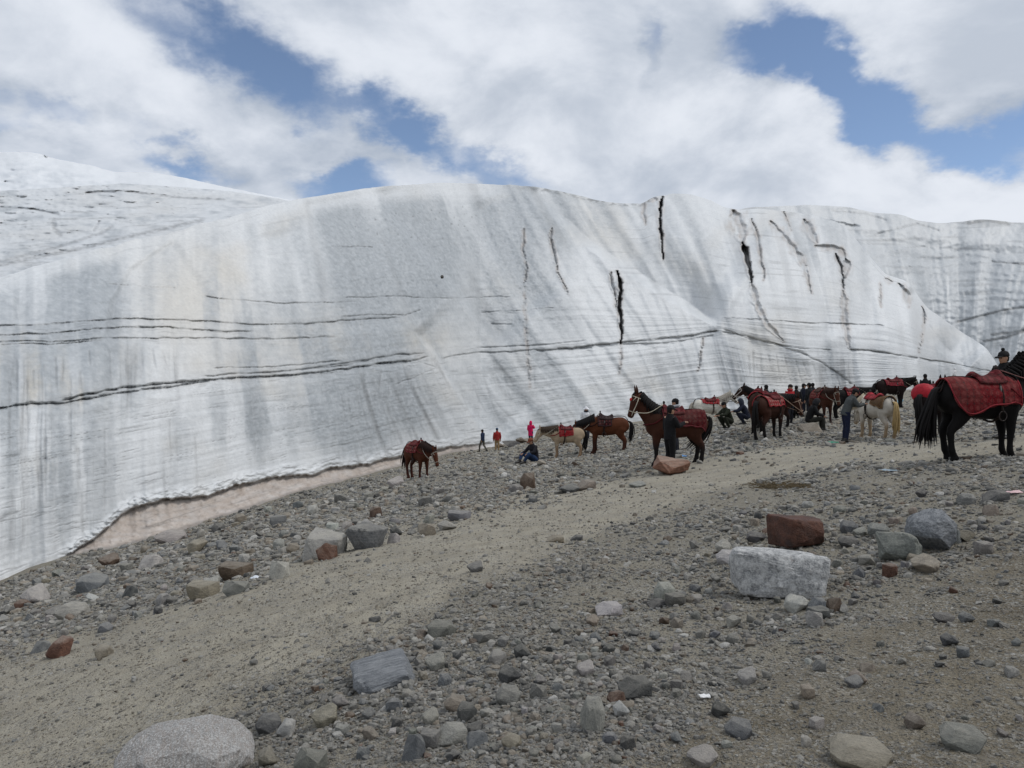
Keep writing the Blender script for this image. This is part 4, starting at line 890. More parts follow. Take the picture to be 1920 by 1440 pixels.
def scatter(name, label, n, seed, smin, smax, power, dens, cap=.30, dusty=0.0):
    r = np.random.default_rng(seed)
    N = int(n * 4)
    u = r.uniform(-500, 2420, N); v = 705 + (1620 - 705) * r.uniform(0, 1, N) ** .9
    ok = v > I(u, BASE) + 3
    u, v = u[ok], v[ok]
    keep = r.uniform(0, 1, len(u)) < dens(u, v)
    u, v = u[keep][:n], v[keep][:n]
    D = ground_D(u, v)
    s = smin * (1 - r.uniform(0, 1 - (smin / smax) ** power, len(u))) ** (-1 / power)
    w = np.minimum(s / F * D, cap * r.uniform(.5, 1, len(u)))
    x = (u - CU) / F * D; z = surface_z(x, D)
    asp = r.uniform(.55, 1.0, len(u)); hh = r.uniform(.42, .8, len(u))
    scale = np.stack([w / 2, w / 2 * asp, w / 2 * hh], -1)
    rot = np.stack([r.normal(0, .25, len(u)), r.normal(0, .25, len(u)), r.uniform(0, 6.28, len(u))], -1)
    tones = np.array([TINTS[k] for k in ALL_TONES]); idx = r.choice(len(ALL_TONES), len(u), p=[.29, .25, .05, .10, .10, .15, .02, .004, .036])
    tint = tones[idx] * r.uniform(.6, 1.35, (len(u), 1))
    tint = tint * (1 - dusty) + np.array((.275, .25, .20)) * dusty
    z = z + scale[:, 2] * r.uniform(-.25, .5, len(u))
    m = bpy.data.meshes.new(name); m.vertices.add(len(u)); m.vertices.foreach_set('co', np.stack([x, D, z], -1).astype(np.float32).reshape(-1))
    for an, arr in (('scl', scale), ('rot', rot)):
        a = m.attributes.new(an, 'FLOAT_VECTOR', 'POINT'); a.data.foreach_set('vector', arr.astype(np.float32).reshape(-1))
    a = m.attributes.new('tint', 'FLOAT_COLOR', 'POINT'); a.data.foreach_set('color', np.concatenate([tint, np.ones((len(u), 1))], 1).astype(np.float32).reshape(-1))
    a = m.attributes.new('pick', 'INT', 'POINT'); a.data.foreach_set('value', r.integers(0, 12, len(u)).astype(np.int32))
    o = bpy.data.objects.new(name, m); COL.objects.link(o); m.materials.append(STONE)
    ng = bpy.data.node_groups.new(name, 'GeometryNodeTree')
    ng.interface.new_socket('Geometry', in_out='INPUT', socket_type='NodeSocketGeometry'); ng.interface.new_socket('Geometry', in_out='OUTPUT', socket_type='NodeSocketGeometry')
    gi, go = ng.nodes.new('NodeGroupInput'), ng.nodes.new('NodeGroupOutput')
    ci = ng.nodes.new('GeometryNodeCollectionInfo'); ci.inputs['Collection'].default_value = gcol; ci.inputs['Separate Children'].default_value = True; ci.inputs['Reset Children'].default_value = True
    ip = ng.nodes.new('GeometryNodeInstanceOnPoints'); ip.inputs['Pick Instance'].default_value = True
    def na(nm, dt):
        q = ng.nodes.new('GeometryNodeInputNamedAttribute'); q.data_type = dt; q.inputs['Name'].default_value = nm; return q.outputs['Attribute']
    e2r = ng.nodes.new('FunctionNodeEulerToRotation')
    ng.links.new(gi.outputs[0], ip.inputs['Points']); ng.links.new(ci.outputs[0], ip.inputs['Instance'])
    ng.links.new(na('pick', 'INT'), ip.inputs['Instance Index']); ng.links.new(na('rot', 'FLOAT_VECTOR'), e2r.inputs[0]); ng.links.new(e2r.outputs[0], ip.inputs['Rotation'])
    ng.links.new(na('scl', 'FLOAT_VECTOR'), ip.inputs['Scale']); ng.links.new(ip.outputs[0], go.inputs[0])
    md = o.modifiers.new('scatter', 'NODES'); md.node_group = ng
    tag(o, label, 'gravel', kind='stuff'); return o

def density(u, v):
    t, b = trail_mask(u, v), bank_mask(u, v)
    clump = sstep(-.35, .35, fbm(u / 120.0, v / 50.0, 3, 201))
    patch = np.exp(-((u - 980) / 330) ** 2 - ((v - 1310) / 110) ** 2)
    strip = sstep(190, 90, v - I(u, BASE)) * sstep(1250, 950, u)
    far = sstep(900, 860, v) * sstep(850, 1000, u)
    d = (.10 + .50 * clump + .6 * patch + .9 * strip + .8 * far) * (1 - .93 * t * (1 - .75 * strip * sstep(150, 90, v - I(u, BASE)))) * (1 - .86 * b)
    return np.clip(d, .015, 1)
scatter('gravel', 'fine grey gravel and pebbles covering the moraine slope', 125000, 5, 3.0, 13, 2.0, density, .18)
scatter('grit', 'coarse grit scattered thinly over the path and the bare earth', 70000, 15, 2.2, 7, 2.2, lambda u, v: np.clip(.62 + .7 * fbm(u / 60.0, v / 30.0, 3, 211), .25, 1) * sstep(850, 960, v) , .06, .6)
scatter('cobbles', 'fist-sized grey and tan cobbles strewn over the moraine slope', 17000, 6, 8, 22, 2.0, lambda u, v: np.clip(.8 * density(u, v) ** 1.7 + 1.0 * np.exp(-((u - 960) / 260) ** 2 - ((v - 1320) / 95) ** 2) + .35 * np.exp(-((u - 1620) / 260) ** 2 - ((v - 1030) / 60) ** 2), 0, 1), .34)

# dark stones lying on the ice
for (u, v, D, w, h, lab) in [(297, 384, 118, 14, 9, 'black boulder lying on the dirty snowfield at upper left'), (462, 413, 76, 14, 6, 'dark flat stone on the crest of the ice at upper left'), (129, 438, 82, 8, 6, 'small dark stone on the snowfield above the ice edge'), (76, 478, 66, 12, 6, 'dark flat stone near the left rim of the ice'), (829, 519, 66.5, 6, 7, 'tiny black stone stuck in the middle of the ice face')]:
    o = bpy.data.objects.new('rock', MID[(u // 7) % 9]); COL.objects.link(o)
    p = pix(np.float64(u), v, D - .3); o.location = p; o.scale = (w / F * D / 2, w / F * D / 2.4, h / F * D / 2); o['tint'] = (.035, .034, .034); o.rotation_euler = (0, 0, u * .1)
    tag(o, lab, 'rock')
# ------------------------------------------------------------------ figures: shared builders
def V3(*a): return np.array(a, float)
def frames(pts, side=(0, 1, 0)):
    pts = [np.asarray(p, float) for p in pts]; out = []
    for i, p in enumerate(pts):
        a, b = pts[max(i - 1, 0)], pts[min(i + 1, len(pts) - 1)]
        t = b - a; t = t / (np.linalg.norm(t) + 1e-9)
        s = np.asarray(side, float) - np.dot(side, t) * t
        if np.linalg.norm(s) < .15: s = np.array((1., 0, 0)) - t[0] * t
        s /= np.linalg.norm(s); out.append((p, s, np.cross(t, s)))
    return out
def tube(bm, pts, rad, n=10, side=(0, 1, 0), cap=True):
    """a limb: rings of radius r or (sideways, other) along a path, closed at both ends"""
    fr = frames(pts, side); rings = []
    for (p, s, o), r in zip(fr, rad):
        rs, ro = (r, r) if np.isscalar(r) else r
        rings.append([bm.verts.new(p + s * rs * math.cos(2 * math.pi * k / n) + o * ro * math.sin(2 * math.pi * k / n)) for k in range(n)])
    for a, b in zip(rings, rings[1:]):
        for k in range(n): bm.faces.new((a[k], a[(k + 1) % n], b[(k + 1) % n], b[k]))
    if cap:
        bm.faces.new(rings[0][::-1]); bm.faces.new(rings[-1])
    return rings
def ball(bm, c, r, seg=10):
    rs = (r, r, r) if np.isscalar(r) else r
    bmesh.ops.create_uvsphere(bm, u_segments=seg, v_segments=max(6, seg // 2 + 2), radius=1.0, matrix=Matrix.Translation(Vector(c)) @ Matrix.Diagonal((*rs, 1)))
def cat(pts, n=4):
    """smooth curve through points"""
    P = [np.asarray(p, float) for p in pts]; P = [2 * P[0] - P[1]] + P + [2 * P[-1] - P[-2]]; out = []
    for i in range(1, len(P) - 2):
        for k in range(n):
            t = k / n; a, b, c, d = P[i - 1:i + 3]
            out.append(.5 * (2 * b + (c - a) * t + (2 * a - 5 * b + 4 * c - d) * t * t + (3 * b - a - 3 * c + d) * t ** 3))
    out.append(P[-2]); return out
LIVE = []
def finish(name, bm, mat, parent, voxel=None, smooth=3, thick=None):
    bmesh.ops.recalc_face_normals(bm, faces=bm.faces[:])
    m = bpy.data.meshes.new(name); bm.to_mesh(m); bm.free()
    o = link(name, m, mat, parent)
    if voxel:
        r = o.modifiers.new('fuse', 'REMESH'); r.mode = 'VOXEL'; r.voxel_size = voxel; r.use_smooth_shade = True
        s = o.modifiers.new('soften', 'SMOOTH'); s.factor = .5; s.iterations = smooth
        LIVE.append(o)
    if thick:
        s = o.modifiers.new('thickness', 'SOLIDIFY'); s.thickness = thick; s.offset = 1; LIVE.append(o)
    return o
def bake_live():
    dg = bpy.context.evaluated_depsgraph_get()
    for o in set(LIVE):
        ev = o.evaluated_get(dg); m = bpy.data.meshes.new_from_object(ev, depsgraph=dg)
        o.modifiers.clear(); old = o.data; o.data = m
        m.polygons.foreach_set('use_smooth', np.ones(len(m.polygons), dtype=bool))
    LIVE.clear()

_mc = {}
def cloth(col, rough=.85, var=.25):
    k = ('cloth', col, rough)
    if k not in _mc:
        t = NT('fabric', rough, .2); n = t.noise(9, 5, .65)
        t.color(t.mix(t.mr(n, .3, .7), tuple(x * (1 - var) for x in col), tuple(x * (1 + var) for x in col)))
        nn = t.bump(t.noise(14, 3, .6), .6, .025); t.bump(t.noise(220, 2, .5), .3, .002, nn); _mc[k] = t.m
    return _mc[k]
def leather(col):
    k = ('leather', col)
    if k not in _mc:
        t = NT('leather', .5, .4); t.color(t.mix(t.noise(30, 4, .6), tuple(x * .7 for x in col), tuple(x * 1.3 for x in col))); t.bump(t.noise(60, 4, .6), .3, .003); _mc[k] = t.m
    return _mc[k]
def skin(col=(.36, .20, .13)):
    k = ('skin', col)
    if k not in _mc:
        t = NT('skin', .55, .35); t.color(t.mix(t.noise(14, 4, .6), tuple(x * .85 for x in col), tuple(x * 1.12 for x in col))); _mc[k] = t.m
    return _mc[k]
def coat(body, points, belly=None, low=.42, high=.78):
    """horse hair: body colour, with darker (or paler) legs below the knee"""
    k = ('coat', body, points, belly)
    if k not in _mc:
        t = NT('horse_hair', .75, .12); sx = t.N.new('ShaderNodeSeparateXYZ'); t.L.new(t.tc.outputs['Object'], sx.inputs[0])
        n = t.noise(3.0, 5, .6); f = t.noise(60, 4, .7, t.mapping((1, 1, .25)))
        c = t.mix(t.mr(n, .3, .7), tuple(x * .78 for x in body), tuple(x * 1.18 for x in body))
        c = t.mix(1.0, c, t.mix(f, (.85, .85, .85), (1.15, 1.15, 1.15)), 'MULTIPLY')
        zj = t.math('ADD', sx.outputs[2], t.math('MULTIPLY', n, .16))
        c = t.mix(t.mr(zj, low, high, 1, 0, True), c, points); t.color(c)
        t.bump(f, .2, .006); _mc[k] = t.m
    return _mc[k]
def hair(col):
    k = ('hair', col)
    if k not in _mc:
        t = NT('hair', .75, .15); t.color(t.mix(t.noise(40, 3, .6, t.mapping((1, 1, .1))), tuple(x * .6 for x in col), tuple(x * 1.35 for x in col))); _mc[k] = t.m
    return _mc[k]
def blanket_mat(base, motif, dark=(.02, .008, .01)):
    k = ('blanket', base, motif)
    if k not in _mc:
        t = NT('woven_blanket', .9, .1)
        sx = t.N.new('ShaderNodeSeparateXYZ'); t.L.new(t.tc.outputs['Object'], sx.inputs[0])
        st = t.math('SINE', t.math('MULTIPLY', sx.outputs[0], 58.0))
        c = t.mix(t.noise(6, 4, .6), tuple(x * .55 for x in base), tuple(x * 1.2 for x in base))
        jx = t.math('ADD', sx.outputs[0], t.math('MULTIPLY', t.noise(4, 2, .5), .06)); jz = t.math('ADD', sx.outputs[2], t.math('MULTIPLY', t.noise(4.7, 2, .5), .06))
        lat = t.math('ADD', t.math('ABSOLUTE', t.math('SINE', t.math('MULTIPLY', jx, 26.0))), t.math('ABSOLUTE', t.math('SINE', t.math('MULTIPLY', jz, 26.0))))
        c = t.mix(t.mr(lat, 1.55, 1.75, 0, .75), c, motif); c = t.mix(t.mr(lat, .35, .6, .7, 0), c, dark)
        c = t.mix(t.mr(t.noise(28, 3, .6), .52, .66, 0, .45), c, motif); c = t.mix(t.mr(st, .8, .95, 0, .3), c, dark)
        c = t.mix(t.mr(t.noise(2.6, 5, .65), .42, .72, 0, .32), c, (.16, .12, .10))
        t.color(c); n = t.bump(t.noise(11, 3, .6), .8, .04); t.bump(t.noise(160, 2, .5), .4, .004, n); _mc[k] = t.m
    return _mc[k]

# ------------------------------------------------------------------ horses (facing +x, standing on z = 0, 1.42 m at the withers)
TX = [-.80, -.74, -.62, -.45, -.25, -.02, .20, .36, .50, .62, .70]
TZ = [1.13, 1.11, 1.07, 1.05, 1.02, .995, 1.00, 1.03, 1.03, 1.02, 1.01]
TH = [.11, .21, .29, .31, .315, .322, .335, .365, .345, .27, .16]
TW = [.09, .18, .25, .275, .285, .295, .285, .255, .225, .185, .12]
def torso(x): return np.interp(x, TX, TZ), np.interp(x, TX, TH), np.interp(x, TX, TW)
def drape_pt(x, s, off):
    """point s metres along the hide from the spine (signed), standing off by off, hanging straight once past the flank"""
    zc, hh, hw = torso(x); hh += off; hw += off
    a = np.linspace(0, 1.5, 24); y = hw * np.sin(a); z = zc + hh * np.cos(a)
    L = np.concatenate([[0], np.cumsum(np.hypot(np.diff(y), np.diff(z)))])
    q = abs(s)
    if q <= L[-1]: yy, zz = np.interp(q, L, y), np.interp(q, L, z)
    else: yy, zz = y[-1] + .02 * (q - L[-1]), z[-1] - (q - L[-1])
    return V3(x, math.copysign(yy, s) if s else 0.0, zz)
def drape(bm, xs, reach, off, nb=15, wav=0.0):
    """cloth over the back: reach(x) = hem length down each side"""
    g = []
    for i, x in enumerate(xs):
        R = reach(x)
        g.append([bm.verts.new(drape_pt(x + wav * .4 * math.sin(k * 2.1), R * (2 * k / nb - 1), off + wav * math.sin(x * 31 + k * 1.3) * abs(2 * k / nb - 1))) for k in range(nb + 1)])
    for a, b in zip(g, g[1:]):
        for k in range(nb): bm.faces.new((a[k], a[k + 1], b[k + 1], b[k]))
    return g

def make_horse(label, u, v=None, D=None, head=0.0, scale=1.0, neck=38, nose=48, yaw=0, step=(0, 0, 0, 0), body=(.10, .035, .018), points=(.012, .010, .010), mane=(.012, .010, .010), tailc=None,
               red=(.26, .012, .022), motif=(.42, .20, .16), reach=(.52, .52), bx=(-.38, .34), tack=(.02, .012, .010), rope=(.32, .29, .24), wind=0.0, saddle=(.10, .010, .014), voxel=.024, reins='loose', scallop=False, muzzle=None, forehead=None, cushion=False, cat_='horse', tail_len=.78, tail_n=24):
    red = tuple(c * .62 for c in red); motif = tuple(c * .6 for c in motif); saddle = tuple(c * .8 for c in saddle); body = tuple(c * (.8 if max(body) < .2 else .92) for c in body)
    x, y, z = foot(u, v, D)
    T = empty('horse', (x, y, z - .02), math.radians(head), scale); tag(T, label, cat_, 'saddled horses on the moraine')
    # --- body
    bm = bmesh.new()
    tube(bm, [(a, 0, b) for a, b in zip(TX, TZ)], list(zip(TW, TH)), 16)
    na, ha, yw = math.radians(neck), math.radians(nose), math.radians(yaw)
    def rot(p, k):
        p = np.asarray(p, float); c, s = math.cos(yw * k), math.sin(yw * k); d = p - V3(.5, 0, 0)
        return V3(.5 + d[0] * c - d[1] * s, d[0] * s + d[1] * c, p[2])
    root = V3(.42, 0, 1.13); poll = V3(.52, 0, 1.20) + .66 * V3(math.cos(na), 0, math.sin(na))
    ctrl = V3(.66, 0, 1.16 + .16 * math.sin(na)) + .16 * V3(math.cos(na), 0, math.sin(na))
    ts = np.linspace(0, 1, 7); npath = [rot((1 - t) ** 2 * root + 2 * t * (1 - t) * ctrl + t * t * poll, t * .8) for t in ts]
    nrad = list(zip(np.interp(ts, [0, .3, 1], [.18, .125, .085]), np.interp(ts, [0, .3, .7, 1], [.33, .26, .19, .15])))
    sd = (-math.sin(yw * .8), math.cos(yw * .8), 0)
    tube(bm, npath, nrad, 14, sd)
    hd = V3(math.cos(ha), 0, -math.sin(ha)); hup = V3(math.sin(ha), 0, math.cos(ha))
    hs = [-.06, .05, .16, .30, .42, .52, .57]
    hrad = [(.07, .10), (.095, .14), (.10, .152), (.08, .118), (.064, .09), (.066, .086), (.042, .055)]
    hoff = [-.02, -.02, -.03, -.035, -.035, -.04, -.045]
    hpath = [rot(poll + hd * a + hup * b, 1.0) if yaw else poll + hd * a + hup * b for a, b in zip(hs, hoff)]
    hside = (-math.sin(yw), math.cos(yw), 0)
    tube(bm, hpath, hrad, 14, hside)
    hfr = frames(hpath, hside)
    P0, S0, U0 = hfr[1]
    up = U0 if U0[2] > 0 else -U0
    fwd = (hpath[2] - hpath[0]); fwd /= np.linalg.norm(fwd)
    for s in (-1, 1):      # ears
        b0 = hpath[0] + S0 * s * .055 + up * .06; ed = up * .55 - fwd * .75 + V3(0, 0, .5); ed = ed / np.linalg.norm(ed)
        eb = bmesh.new(); tube(eb, [b0 - ed * .03, b0 + ed * .05 + S0 * s * .01, b0 + ed * .12 + S0 * s * .012, b0 + ed * .195 + S0 * s * .004], [(.034, .024), (.042, .026), (.032, .02), (.006, .005)], 8, tuple(S0)); finish('ear', eb, coat(body, points), T)
    def leg(pts, rad): tube(bm, pts, rad, 10)
    st = step
    for i, s in enumerate((1, -1)):
        f = st[i]
        leg([(.40, s * .10, 1.02), (.43 + f * .15, s * .135, .84), (.43 + f * .35, s * .13, .66), (.445 + f * .62, s * .125, .47), (.44 + f * .75, s * .125, .40), (.435 + f * .88, s * .125, .27), (.435 + f * .97, s * .125, .155), (.465 + f, s * .125, .085), (.485 + f, s * .125, .045), (.49 + f, s * .125, -.01)],
            [(.14, .18), (.10, .14), (.075, .098), (.06, .07), (.055, .06), (.043, .05), (.052, .06), (.047, .053), (.062, .072), (.068, .082)])
        f = st[2 + i]
        leg([(-.52, s * .10, 1.05), (-.50 + f * .1, s * .135, .90), (-.47 + f * .25, s * .145, .76), (-.54 + f * .45, s * .14, .63), (-.64 + f * .65, s * .13, .51), (-.655 + f * .72, s * .13, .44), (-.635 + f * .86, s * .13, .29), (-.62 + f * .95, s * .13, .165), (-.585 + f, s * .13, .09), (-.565 + f, s * .13, .045), (-.56 + f, s * .13, -.01)],
            [(.16, .23), (.155, .22), (.12, .17), (.082, .11), (.062, .08), (.054, .066), (.046, .054), (.055, .063), (.049, .055), (.064, .072), (.07, .082)])
    ob = finish('body', bm, coat(body, points), T, voxel)
    # eyes, hooves
    for s in (-1, 1):
        e = bmesh.new(); p, S, Uu = hfr[2]; ball(e, p + S * s * .082 + up * .045 - fwd * .02, .02, 8); finish('eye', e, leather((.012, .008, .006)), T)
    # --- mane and tail
    bm = bmesh.new(); r = np.random.default_rng(int(u))
    nf = frames(npath, sd)
    for i in range(34):
        t = i / 33; k = t * 6; j = min(int(k), 5); w = k - j
        p = npath[j] * (1 - w) + npath[j + 1] * w; S = nf[j][1]; Un = nf[j][2] if nf[j][2][2] > 0 else -nf[j][2]
        ru = nrad[j][1] * (1 - w) + nrad[j + 1][1] * w; rs = nrad[j][0] * (1 - w) + nrad[j + 1][0] * w
        sg = 1 if (i % 3) else -1; L = (.20 + r.uniform(-.04, .06)) * (1 - .25 * t)
        a = p + Un * ru * .98; b = p + Un * (ru + .015) + S * sg * .05; c = p + Un * ru * .45 + S * sg * (rs + .02); d = c + V3(r.uniform(-.03, .03), 0, -L) + S * sg * .015
        tube(bm, [a, b, c, d], [.022, .026, .022, .006], 5)
    for i in range(5):
        a = hpath[0] + up * .10 + S0 * r.uniform(-.04, .04); tube(bm, [a, a + fwd * .08 + up * .03, a + fwd * .22 - up * .0 + S0 * r.uniform(-.03, .03)], [.018, .02, .005], 5)
    finish('mane', bm, hair(mane), T)
    bm = bmesh.new(); tb = V3(-.79, 0, 1.20)
    for i in range(tail_n):
        a = r.uniform(0, 6.28); q = math.sqrt(r.uniform(0, 1)); lx, ly = .085 * q * math.cos(a), .085 * q * math.sin(a); L = tail_len * r.uniform(.78, 1.05); wd = wind * r.uniform(.4, 1.5)
        tube(bm, cat([tb + V3(.03, ly * .3, 0), tb + V3(-.09 + lx * .3, ly * .6, -.04), tb + V3(-.13 + lx - wd * .25, ly, -.30 * L / .78), tb + V3(-.12 + lx * 1.3 - wd * .7, ly * 1.3, -.60 * L / .78), tb + V3(-.08 + lx * 1.2 - wd, ly * 1.4 + r.uniform(-.03, .03), -L * 1.02)], 3), list(np.interp(np.linspace(0, 1, 13), [0, .1, .5, .85, 1], [.026, .026, .022, .012, .002])), 6)
    finish('tail', bm, hair(tailc or mane), T)
    # --- blanket, saddle
    bm = bmesh.new(); b0, b1 = bx; R0, R1 = reach
    if scallop: rf = lambda xx: (R0 * math.sqrt(max(0.02, 1 - ((xx - (b0 + .30)) / .31) ** 2)) if xx < b0 + .30 else R0 + (R1 - R0) * float(sstep(b0 + .30, b0 + .75, np.float64(xx))))
    else: rf = lambda xx: R0 + (R1 - R0) * (xx - b0) / (b1 - b0) + .012 * math.sin(xx * 23)
    xs = list(np.linspace(b0, b1, 26))
    drape(bm, xs, rf, .028, 20, .008)
    bl = finish('saddle_blanket', bm, blanket_mat(red, motif), T, thick=.012)
    bm = bmesh.new()      # braided edge
    for s in (-1, 1):
        pts = [drape_pt(q, s * rf(q), .045) for q in xs]; tube(bm, pts, [.012] * len(pts), 5)
    for q in (b0, b1):
        pts = [drape_pt(q, w, .045) for w in np.linspace(-rf(q), rf(q), 17)]; tube(bm, pts, [.012] * len(pts), 5)
    finish('edging', bm, cloth(tuple(min(1, c * 1.5 + .015) for c in red)), bl)
    bm = bmesh.new()
    prof = lambda q: float(np.interp(q, [-.22, -.19, -.13, -.02, .10, .18, .24, .28], [.02, .085, .045, .02, .03, .07, .115, .04]))
    g = []
    for q in np.linspace(-.22, .28, 17):
        row = []
        for k in range(15):
            s = .27 * (2 * k / 14 - 1); p = drape_pt(q, s, .05); p = p + V3(0, 0, prof(q) * max(0, math.cos(abs(s) / .27 * 1.45)) ** 1.4); row.append(bm.verts.new(p))
        g.append(row)
    for a, b in zip(g, g[1:]):
        for k in range(14): bm.faces.new((a[k], a[k + 1], b[k + 1], b[k]))
    sdl = finish('saddle', bm, blanket_mat(saddle, tuple(min(1, c * 2.2 + .01) for c in saddle)), T, thick=.02)
    bm = bmesh.new(); zc, hh, hw = torso(.25); ball(bm, (.25, 0, zc + hh + .20), (.032, .032, .04), 8); tube(bm, [(.25, 0, zc + hh + .08), (.25, 0, zc + hh + .19)], [.03, .02], 8); finish('pommel', bm, leather(tack), sdl)
    if cushion:
        bm = bmesh.new(); zc, hh, hw = torso(-.5); ball(bm, (-.52, 0, zc + hh * .55), (.30, .34, .30), 14); finish('red_rump_cloth', bm, cloth((.32, .012, .022), .6), T)
    for s in (-1, 1):
        bm = bmesh.new(); p = drape_pt(.10, s * .34, .07); q = p + V3(.02, s * .03, -.42)
        tube(bm, [p, q], [(.012, .022), (.012, .022)], 6)
        loop = [q + V3(.07 * math.cos(a), 0, -.08 + .08 * math.sin(a)) for a in np.linspace(math.pi / 2, math.pi / 2 + 2 * math.pi, 13)]; tube(bm, loop, [.010] * 13, 5)
        finish('stirrup', bm, leather(tack), T)
    def hoop(c, S, Uu, rs, ru, r_, a0=0, a1=2 * math.pi, n=22):
        b = bmesh.new(); pts = [c + S * rs * math.cos(a) + Uu * ru * math.sin(a) for a in np.linspace(a0, a1, n)]; tube(b, pts, [r_] * n, 5, (.3, .2, 1)); return b
    zc, hh, hw = torso(.13); b = hoop(V3(.13, 0, zc), V3(0, 1, 0), V3(0, 0, 1), hw + .035, hh + .035, .02); finish('girth', b, cloth(tack), T)
    bm = bmesh.new(); tube(bm, cat([drape_pt(.30, .40, .06), V3(.50, .25, 1.06), V3(.66, .18, 1.02), V3(.755, 0, 1.0), V3(.66, -.18, 1.02), V3(.50, -.25, 1.06), drape_pt(.30, -.40, .06)], 4), [.016] * 25, 5); finish('breast_strap', bm, cloth(tuple(c * .8 for c in red)), T)
    bm = bmesh.new(); tube(bm, cat([drape_pt(-.22, .05, .05), drape_pt(-.45, .03, .035), drape_pt(-.68, .02, .03), V3(-.82, .07, 1.16), V3(-.86, 0, 1.13), V3(-.82, -.07, 1.16), drape_pt(-.68, -.02, .03), drape_pt(-.45, -.03, .035), drape_pt(-.22, -.05, .05)], 3), [.012] * 25, 5); finish('crupper', bm, cloth(tack), T)
    # --- bridle
    br = bmesh.new()
    def ring(i, extra=.008, r_=.011):
        p, S, Uu = hfr[i]; rs, ru = hrad[i]; pts = [p + S * (rs + extra) * math.cos(a) + Uu * (ru + extra) * math.sin(a) for a in np.linspace(0, 2 * math.pi, 19)]; tube(br, pts, [r_] * 19, 5, tuple(hd))
    ring(4); ring(1)
    for s in (-1, 1):
        pts = [hfr[i][0] + hfr[i][1] * s * (hrad[i][0] + .012) for i in (1, 2, 3, 4, 5)]; tube(br, pts, [.011] * 5, 5)
        pts = [hfr[2][0] + up * .10 + S0 * s * .06, hfr[1][0] + S0 * s * .095 + up * .06]; tube(br, pts, [.011] * 2, 5)
    finish('bridle', br, cloth(rope), T)
    if forehead:
        b = bmesh.new(); p, S, Uu = hfr[2]; ball(b, p + up * .125 - fwd * .02, (.05, .045, .05), 8); finish('forehead_tassel', b, cloth(forehead), T)
    if muzzle:
        b = bmesh.new(); tube(b, [hfr[2][0] + up * .128, hfr[3][0] + up * .098, hfr[4][0] + up * .070, hfr[5][0] + up * .066], [(.03, .012), (.022, .012), (.02, .012), (.02, .012)], 8, hside); finish('blaze', b, hair(muzzle), T)
    b = bmesh.new(); mz = hfr[4]; rope_end = V3(.22, 0, torso(.22)[0] + torso(.22)[1] + .16)
    for s in (-1, 1):
        a = mz[0] + mz[1] * s * .07; e = rope_end + V3(.06, s * .06, 0); mid = (a + e) / 2 + V3(0, s * .12, -.10 if reins == 'loose' else -.03); tube(b, cat([a, mid, e], 6), [.010] * 13, 5)
    if reins == 'lead':
        a = mz[0] - up * .07; g0 = V3(.35, .20, .62); tube(b, cat([a, a + V3(.02, .05, -.5), V3(a[0] - .15, .15, .45), g0], 5), [.012] * 16, 5)
    finish('reins', b, cloth(rope), T)
    return T

# ------------------------------------------------------------------ people (facing +x, 1.72 m)
POSES = {
    'stand': {}, 'hold': dict(eR=(.10, -.24, 1.14), wR=(.33, -.12, 1.16), eL=(.08, .24, 1.14), wL=(.30, .12, 1.12)),
    'reach': dict(eR=(.12, -.22, 1.20), wR=(.36, -.12, 1.28), eL=(.02, .25, 1.12), wL=(.16, .22, .95)),
    'walk': dict(kL=(.20, .10, .52), aL=(.24, .10, .09), kR=(-.06, -.10, .50), aR=(-.32, -.10, .13), eL=(-.10, .26, 1.14), wL=(-.08, .28, .90), eR=(.06, -.26, 1.14), wR=(.20, -.26, .94)),
    'lean': dict(sp=(.06, 0, 1.14), ch=(.15, 0, 1.32), nk=(.22, 0, 1.46), hd=(.29, 0, 1.57), sL=(.17, .19, 1.39), sR=(.17, -.19, 1.39), eR=(.30, -.24, 1.16), wR=(.52, -.12, 1.22), eL=(.30, .24, 1.16), wL=(.50, .12, 1.20)),
    'squat': dict(pv=(-.12, 0, .34), sp=(-.06, 0, .52), ch=(.06, 0, .72), nk=(.12, 0, .87), hd=(.17, 0, .99), sL=(.07, .19, .79), sR=(.07, -.19, .79), eL=(.26, .24, .60), wL=(.46, .12, .58), eR=(.26, -.24, .60), wR=(.46, -.12, .56), hL=(-.10, .10, .32), hR=(-.10, -.10, .32), kL=(.28, .20, .50), kR=(.28, -.20, .50), aL=(.02, .16, .09), aR=(.02, -.16, .09)),
    'sit': dict(pv=(-.10, 0, .40), sp=(-.06, 0, .60), ch=(.04, 0, .80), nk=(.12, 0, .95), hd=(.19, 0, 1.06), sL=(.05, .19, .87), sR=(.05, -.19, .87), eL=(.16, .25, .64), wL=(.38, .16, .56), eR=(.16, -.25, .64), wR=(.38, -.16, .56), hL=(-.06, .10, .38), hR=(-.06, -.10, .38), kL=(.36, .15, .46), kR=(.36, -.15, .46), aL=(.36, .15, .09), aR=(.40, -.15, .09)),
    'ground': dict(pv=(-.05, 0, .14), sp=(-.04, 0, .34), ch=(.04, 0, .55), nk=(.10, 0, .70), hd=(.15, 0, .82), sL=(.05, .19, .62), sR=(.05, -.19, .62), eL=(.20, .27, .42), wL=(.40, .18, .36), eR=(.20, -.27, .42), wR=(.40, -.18, .36), hL=(0, .10, .13), hR=(0, -.10, .13), kL=(.40, .22, .36), kR=(.40, -.22, .34), aL=(.55, .12, .08), aR=(.60, -.12, .08)),
}
